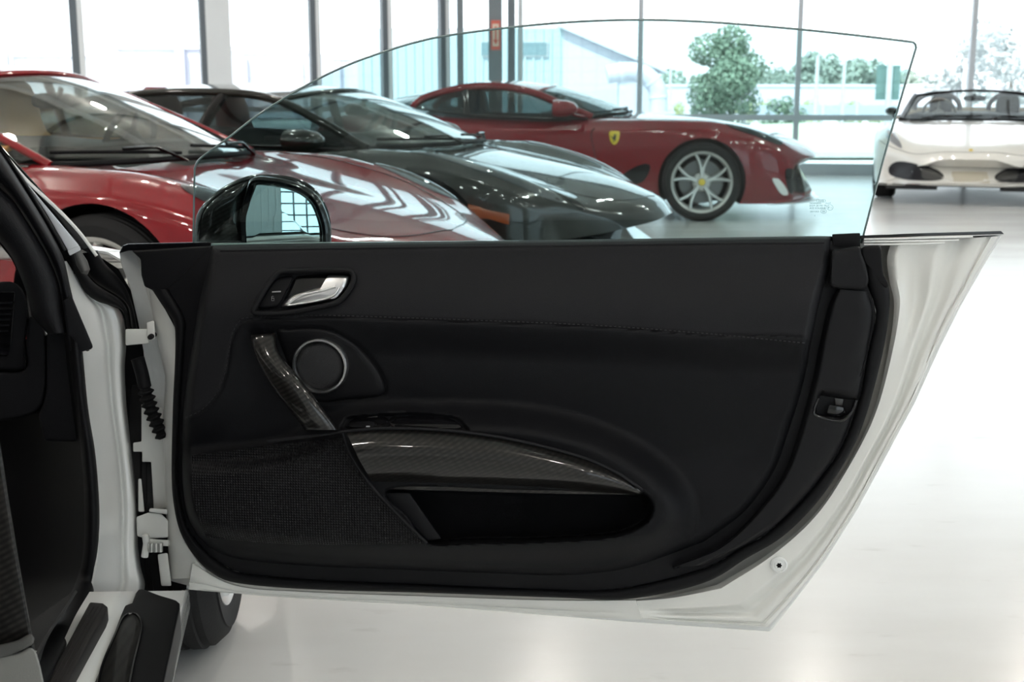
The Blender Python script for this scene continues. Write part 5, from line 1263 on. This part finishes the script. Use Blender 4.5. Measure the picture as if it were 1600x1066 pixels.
# big oval intakes and centre plate recess, laid on the bumper
WB = body_bvh(wbody)
M['intake'] = pm('black_air_intake', (.008, .008, .012), .5)
for sg in (1, -1):
    ov = sm([(sg * .245, .275), (sg * .27, .33), (sg * .40, .385), (sg * .62, .425), (sg * .74, .415), (sg * .80, .35), (sg * .77, .275), (sg * .60, .245), (sg * .36, .245)], 44, True)
    face_piece('air_intake', ov, .004, .05, M['intake'], label='big black oval air intake', bvh=WB, parent=wh)
    face_piece('intake_duct', sm([(sg * .27, .265), (sg * .29, .32), (sg * .44, .375), (sg * .46, .32), (sg * .43, .262)], 30, True), .006, .03, M['grey_leather'], bvh=WB, parent=wh)
face_piece('plate_recess', [(-.20, .235), (-.165, .34), (.165, .34), (.20, .235)], .002, .03, M['cream'], bvh=WB, parent=wh)
disc_lathe('nose_badge', [(.001, .006), (.018, .005), (.022, 0), (.022, -.02)], bW.at(np.array([.93]), np.array([0.]), 1)[0], (.55, 0, .83), (0, 1, 0), (-.83, 0, .55), M['yellow'], wh, True, n=20)
bW.seam('bumper_seam', [(.55, 4.4), (.78, 3.6), (.90, 2.8), (.955, 1.6), (.97, 0)], 1, M['grey_leather'], wh, .003)
bW.seam('bumper_seam', [(.55, 4.4), (.78, 3.6), (.90, 2.8), (.955, 1.6), (.97, 0)], -1, M['grey_leather'], wh, .003)
for sg in (1, -1): MB().box((.74, sg * .55, .172), (.35, .5, .04)).build('splitter', M['gloss_black'], wh, True)
# ------------------------------------------------------------------ beyond the windows
M['concrete'] = pm('pale_concrete', (.62, .62, .60), .8, grain=.08, gscale=2)
M['asphalt'] = pm('sunlit_asphalt', (.40, .40, .41), .85, grain=.1, gscale=3)
M['grass'] = pm('dry_pale_grass', (.44, .49, .36), .9, grain=.12, gscale=5, bump=1, bscale=40)
M['bark'] = pm('tree_bark', (.20, .16, .12), .9, grain=.2, gscale=20)
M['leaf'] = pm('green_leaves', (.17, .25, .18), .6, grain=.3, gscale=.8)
M['leaf_far'] = pm('hazed_green_leaves', (.27, .34, .29), .6, grain=.3, gscale=.6)  # far foliage: distance haze mixed into the leaf colour
M['leaf_pale'] = pm('pale_hazy_leaves', (.40, .45, .46), .7, grain=.2, gscale=.6)  # haze and overexposed glare put into this paler leaf colour
M['leaf_bright'] = pm('yellow_green_leaves', (.42, .47, .24), .6, grain=.3, gscale=1)
M['pale_wall'] = pm('pale_metal_cladding', (.52, .53, .60), .6)
M['blue_wall'] = pm('grey_blue_cladding', (.42, .52, .56), .6)
M['pale_roof'] = pm('pale_roof', (.62, .64, .70), .6)
M['dark_glass'] = pm('dark_window', (.16, .24, .27), .3)
M['pole'] = pm('galvanised_pole', (.52, .54, .56), .5)
M['fence'] = pm('grey_blue_fence_panel', (.36, .42, .50), .7)
M['sign_dark'] = pm('dark_green_sign_back', (.10, .18, .17), .6)
M['lavender'] = pm('lavender_grey_pillar', (.42, .43, .52), .6)
def px(u, v, y): return at_y(float(u), float(v), float(y))
o = mk('ground', [(-120, 12, -.06), (140, 12, -.06), (140, 220, -.06), (-120, 220, -.06)], [(0, 1, 2, 3)], M['concrete'], smooth=0); tag(o, kind='structure')
# carve nothing: the showroom floor lies above it
def strip(name, ya, yb, z, mat, xa=-60, xb=90):
    return tag(MB().box(((xa + xb) / 2, (ya + yb) / 2, z - .05), (xb - xa, yb - ya, .1)).build(name, mat, smooth=0), kind='structure')
strip('kerb', 23.2, 23.5, .10, M['pale_wall'], -8, 60)
strip('road', 36, 52, -.01, M['asphalt'])
# grass mound in front of the road
xs = np.linspace(1.5, 40, 50); ys = np.linspace(23.5, 36, 16); G = np.array([[(x, y, -.03 + .75 * math.sin(math.pi * (y - 23.5) / 12.5) ** .8 * np.clip((x - 1.5) / 6, 0, 1) * (.75 + .25 * math.sin(x * .45))) for x in xs] for y in ys])
o = grid_obj('grass_mound', G, M['grass'], smooth=60); tag(o, kind='structure')
if o.data.polygons[0].normal.z < 0: fix_normals(o); o.data.flip_normals() if o.data.polygons[0].normal.z < 0 else None

def crown_data(blobs, n, size, rng):
    V = []; F = []
    w = np.array([b[3] ** 2 for b in blobs]); w = w / w.sum()
    for _ in range(n):
        b = blobs[rng.choice(len(blobs), p=w)]
        d = rng.normal(size=3); d /= np.linalg.norm(d); r = b[3] * rng.random() ** .22
        p = np.array(b[:3]) + d * r * np.array([1, 1, .85])
        nn = d + rng.normal(size=3) * .6; nn /= np.linalg.norm(nn); t1 = np.cross(nn, rng.normal(size=3)); t1 /= np.linalg.norm(t1); t2 = np.cross(nn, t1)
        s = size * (.6 + .8 * rng.random()); k = len(V)
        V += [p - t1 * s, p + t2 * s * .5, p + t1 * s, p - t2 * s * .5]; F.append((k, k + 1, k + 2, k + 3))
    return V, F
RNG = np.random.default_rng(11)
def tree(label, base, h, r, leaf, n=1500, size=.22, trunk=True, group=None, low=.30, name='tree', cat='tree', spread=1.0):
    t = thing(name, label, cat, tuple(base), 0, group)
    blobs = [(RNG.normal() * r * .42 * spread, RNG.normal() * r * .42, h * (low + (1 - low) * k) - r * .25, r * (.62 - .30 * abs(k - .4))) for k in np.linspace(.15, .95, 9)]
    V, F = crown_data(blobs, n, size, RNG)
    mk('crown', V, F, leaf, t, True, smooth=0)
    if trunk:
        tube('trunk', [(0, 0, -.2), (.03 * h, 0, h * .25), (0, .02 * h, h * .55), (.01 * h, 0, h * .8)], [h * .022, h * .018, h * .012, h * .005], M['bark'], t, True, n=8)
    return t
def ground_at(u, y): p = px(u, 152, y); return (p[0], p[1], -.05)
tree('full green tree standing alone, tallest seen through the door glass', ground_at(1117, 44), 3.55, 1.45, M['leaf'], 7000, .085, low=.16)
tree('dark little bush left of the window post behind the red bonnet', ground_at(1226, 42), 1.15, .6, M['leaf'], 900, .08, trunk=False, low=.1, name='bush', cat='bush')
ROW = [(1040, 115, 'behind the white elbow duct'), (1080, 118, 'just left of the lone green tree'), (1158, 116, 'at the tall pole right of the lone green tree'), (1205, 108, 'left of the window post')]
for k, (u, vt, lab) in enumerate(ROW):
    y = 84 + 6.5 * k; h = (152 - vt) / 1950 * y + EYE + .3
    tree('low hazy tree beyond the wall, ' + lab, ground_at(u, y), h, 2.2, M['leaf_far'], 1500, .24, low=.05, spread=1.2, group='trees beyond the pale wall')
ROW = [(1252, 90, 'first and tallest right of the window post'), (1284, 92, 'second right of the window post'), (1320, 97, 'behind the slim pole'), (1350, 102, 'left of the dark sign'), (1378, 116, 'behind the dark sign'), (1424, 118, 'above the left mirror of the white car'), (1452, 122, 'right of the door glass edge')]
for k, (u, vt, lab) in enumerate(ROW):
    y = 84 + 9.0 * (k * 3 % 7); h = (152 - vt) / 1950 * y + EYE + .3
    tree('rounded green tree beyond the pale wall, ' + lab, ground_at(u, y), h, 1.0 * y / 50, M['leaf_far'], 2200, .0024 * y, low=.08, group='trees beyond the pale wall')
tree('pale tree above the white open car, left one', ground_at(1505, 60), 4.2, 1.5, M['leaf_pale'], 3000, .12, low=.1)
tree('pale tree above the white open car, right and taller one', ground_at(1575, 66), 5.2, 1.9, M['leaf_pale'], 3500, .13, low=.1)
for (u, s, lab) in ((1047, .8, 'beside the duct'), (1187, .9, 'right of the tall tree'), (1272, .9, 'right of the window post'), (1338, .85, 'below the dark sign'), (1382, .6, 'nearest the white car')):
    b = ground_at(u, 58); tree('yellow-green shrub by the fence, ' + lab, b, 1.15 * s, .8 * s, M['leaf_bright'], 900, .07, trunk=False, low=.15, name='shrub', cat='shrub', spread=1.5)
# long pale wall, fence
w = thing('boundary_wall', 'long pale wall running behind the fence and trees', 'wall', (px(1230, 152, 72)[0], 72, 0)); w['kind'] = 'structure'
MB().box((4, 0, .82), (56, .4, 1.75)).build('wall_face', M['pale_wall'], w, True, smooth=0)
MB().box((4, 0, 1.74), (56.2, .6, .12)).build('coping', M['pale_roof'], w, True, smooth=0)
fx = px(1180, 152, 56)[0]
fe = thing('fence', 'grey-blue panel fence along the road behind the grass', 'fence', (fx, 56, -.05))
for k in range(9): MB().box((.75 + 1.5 * k, 0, .48), (1.42, .05, .62)).build('fence_panel', M['fence'], fe, True, smooth=0)
for k in range(10): MB().box((1.5 * k, 0, .45), (.09, .1, .9)).build('fence_post', M['pole'], fe, True, smooth=0)
# light poles and sign
def pole(u, vt, y, r, label, arm=0.0):
    g = ground_at(u, y); zt = px(u, vt, y)[2]
    p = thing('light_pole', label, 'pole', g); tube('mast', [(0, 0, 0), (0, 0, (zt - g[2]) / 2), (0, 0, zt - g[2])], [r, r * .9, r * .75], M['pole'], p, True, n=10)
    MB().box((0, 0, .12), (r * 6, r * 6, .24)).build('footing', M['concrete'], p, True, smooth=0)
    if arm: tube('lamp_arm', [(0, 0, zt - g[2] - .03), (arm * .5, 0, zt - g[2]), (arm, 0, zt - g[2] - .02)], [r * .7, r * .6, r * 1.2], M['pole'], p, True, n=8)
    return p
pole(1163, 56, 46, .075, 'tall light pole right of the lone tree with an arm to the left', -.42)
pole(1275, 87, 40, .07, 'slim pale pole just right of the window post')
pole(1317, 94, 40, .065, 'slim pale pole midway between window post and dark sign')
pole(1047, 96, 60, .07, 'slim pole beside the white duct left of the lone tree')
pole(1505, 92, 52, .08, 'slim pole below the pale trees above the white car')
sg_ = thing('road_sign', 'dark green sign pair on a pale post near the white car', 'sign', ground_at(1388, 42))
zt = px(1388, 97, 42)[2] + .05
tube('sign_post', [(0, 0, 0), (0, 0, zt / 2), (0, 0, zt)], .10, M['pole'], sg_, True, n=10)
for xo in (-.19, .19):
    MB().box((xo * 1.15, .14, zt - .66), (.34, .05, 1.12)).build('sign_panel', M['sign_dark'], sg_, True, smooth=0)
# workshop building with sloping roof behind the corner
wk = thing('workshop_building', 'grey-blue corrugated workshop with a sloping white gable behind the corner column', 'building', (px(880, 152, 46)[0], 46, 0))
x0 = px(560, 152, 46)[0] - px(880, 152, 46)[0]
z1 = px(880, 44, 46)[2]
MB().box((x0 / 2, 3, z1 / 2), (-x0, 6, z1)).build('side_wall', M['blue_wall'], wk, True, smooth=0)
rb = MB()
for k in range(24): rb.box((x0 + .15 + (-x0 - .3) * k / 23, -.03, z1 / 2), (.07, .08, z1))
o = rb.build('cladding_ribs', M['blue_wall'], wk, True, smooth=0); o['kind'] = 'stuff'
xr = px(1030, 152, 46)[0] - px(880, 152, 46)[0]; z2 = px(1030, 112, 46)[2]
slab('gable_wall', np.array([(0, 0, 0), (xr, 0, 0), (xr, 0, z2), (0, 0, z1)]), np.array([(0, 6, 0), (xr, 6, 0), (xr, 6, z2), (0, 6, z1)]), M['pale_wall'], wk, True, smooth=0)
slab('roof', np.array([(-.15, -.3, z1 + .02), (xr + .2, -.3, z2 - .05), (xr + .2, -.3, z2 + .10), (-.15, -.3, z1 + .2)]), np.array([(-.15, 6.2, z1 + .02), (xr + .2, 6.2, z2 - .05), (xr + .2, 6.2, z2 + .10), (-.15, 6.2, z1 + .2)]), M['pale_roof'], wk, True, smooth=0)
wx0 = px(813, 152, 46)[0] - px(880, 152, 46)[0]; wx1 = px(854, 152, 46)[0] - px(880, 152, 46)[0]; wz0 = px(800, 87, 46)[2]; wz1 = px(800, 66, 46)[2]
for (a, b_) in ((wx0, wx1), (wx0 - 1.4, wx0 - .95)):
    fr = MB().box(((a + b_) / 2, -.04, (wz0 + wz1) / 2), (b_ - a + .08, .1, wz1 - wz0 + .08)).build('window', M['pole'], wk, True, smooth=0)
    MB().box(((a + b_) / 2, -.08, (wz0 + wz1) / 2), (b_ - a, .06, wz1 - wz0)).build('window_pane', M['dark_glass'], fr, True, smooth=0)
# dust duct
du = thing('air_duct', 'big white elbow duct standing beside the gable', 'duct', (px(1000, 152, 42)[0], 42, 0))
s = 42 / 1950
P = [(-1.1, 0, (152 - 118) * s + EYE), (-.4, 0, (152 - 113) * s + EYE), (.15, 0, (152 - 118) * s + EYE), (.52, 0, (152 - 136) * s + EYE), (.60, 0, 1.1), (.62, 0, .5)]
tube('elbow', sm(np.array(P), 40), .30, M['pale_wall'], du, True, n=20)
for k in (6, 14, 22, 30): q = sm(np.array(P), 40)[k:k + 2]; tube('duct_band', [q[0], q[1]], .325, M['pale_roof'], du, True, n=20)
MB().box((.62, 0, .26), (1.0, .9, .72)).build('duct_base', M['pale_wall'], du, True, smooth=0)
MB().box((-.45, .3, .97), (.5, .8, 2.1)).build('filter_box', M['pale_wall'], du, True, smooth=0)
# pale buildings far left
def hall(label, u0, u1, vt, y, gable=None, dep=8, pil=(), name='pale_building'):
    a = px(u0, 152, y); b = px(u1, 152, y); z = px(u0, vt, y)[2]; cx_ = (a[0] + b[0]) / 2
    t = thing(name, label, 'building', (cx_, y, 0)); W = b[0] - a[0]
    MB().box((0, dep / 2, z / 2), (W, dep, z)).build('wall', M['pale_wall'], t, True, smooth=0)
    if gable is not None:
        zg = px(u0, gable[1], y)[2]; xg = px(gable[0], 152, y)[0] - cx_
        slab('gable', np.array([(-W / 2, -.1, z), (W / 2, -.1, z), (xg, -.1, zg)]), np.array([(-W / 2, dep, z), (W / 2, dep, z), (xg, dep, zg)]), M['pale_roof'], t, True, smooth=0)
    else: MB().box((0, dep / 2, z + .08), (W + .3, dep + .3, .2)).build('roof', M['pale_roof'], t, True, smooth=0)
    for (u, wd, v0) in pil:
        xq = px(u, 152, y)[0] - cx_; zq = px(u, v0, y)[2]
        MB().box((xq, -.25, zq / 2), (wd, .3, zq)).build('pillar', M['lavender'], t, True, smooth=0)
    return t
hall('pale hall with a low gable seen above the nearest red roof', 24, 142, 88, 47, (92, 62), dep=6, pil=((10, .55, 68),))
hall('long pale hall with lavender-grey pillars seen above the dark car', 172, 345, 76, 57, None, dep=5, pil=((175, .32, 64), (287, .38, 76), (324, .3, 72)))
hall('pale low hall behind the white posts left of the door glass', 372, 500, 84, 66, (430, 66), dep=5, pil=((385, .3, 88), (470, .35, 92)))
hall('pale hall seen between the thin window posts left of the column', 506, 640, 92, 76, None, dep=5, pil=((530, .3, 96), (580, .35, 98)))
rl = thing('railing', 'pale ramp railing in front of the lavender pillars', 'railing', (px(240, 152, 36)[0], 36, 0))
zr = px(240, 140, 36)[2]
for k in range(7): tube('railing_post', [(-.9 + .32 * k, 0, 0), (-.9 + .32 * k, 0, zr - .02 * k)], .03, M['lavender'], rl, True, n=6)
tube('handrail', [(-.95, 0, zr), (1.1, 0, zr - .13)], .03, M['lavender'], rl, True, n=6)
# direction sign on the column: red frame, pale arrow pointing down
cs = thing('column_sign', 'narrow red-framed sign with a downward arrow on the grey column', 'sign', (colx, coly - .105, 0))
c0_ = at_y(774.5, 55., coly - .105) - np.array([colx, coly - .105, 0])
M['sign_red'] = pm('faded_red_sign', (.55, .12, .09), .5); M['sign_beige'] = pm('beige_sign_face', (.62, .55, .45), .5)
MB().box((c0_[0], -.01, c0_[2]), (.13, .02, .40)).build('sign_frame', M['sign_red'], cs, True, smooth=0)
MB().box((c0_[0], -.022, c0_[2] + .0), (.085, .01, .30)).build('sign_face', M['sign_beige'], cs, True, smooth=0)
arrow = np.array([(-.012, .12), (.012, .12), (.012, -.06), (.036, -.06), (0, -.135), (-.036, -.06), (-.012, -.06)])
f_ = np.stack([c0_[0] + arrow[:, 0], np.full(7, -.034), c0_[2] + arrow[:, 1]], -1)
slab('sign_arrow', f_, f_ + [0, .012, 0], M['sign_red'], cs, True, smooth=0)
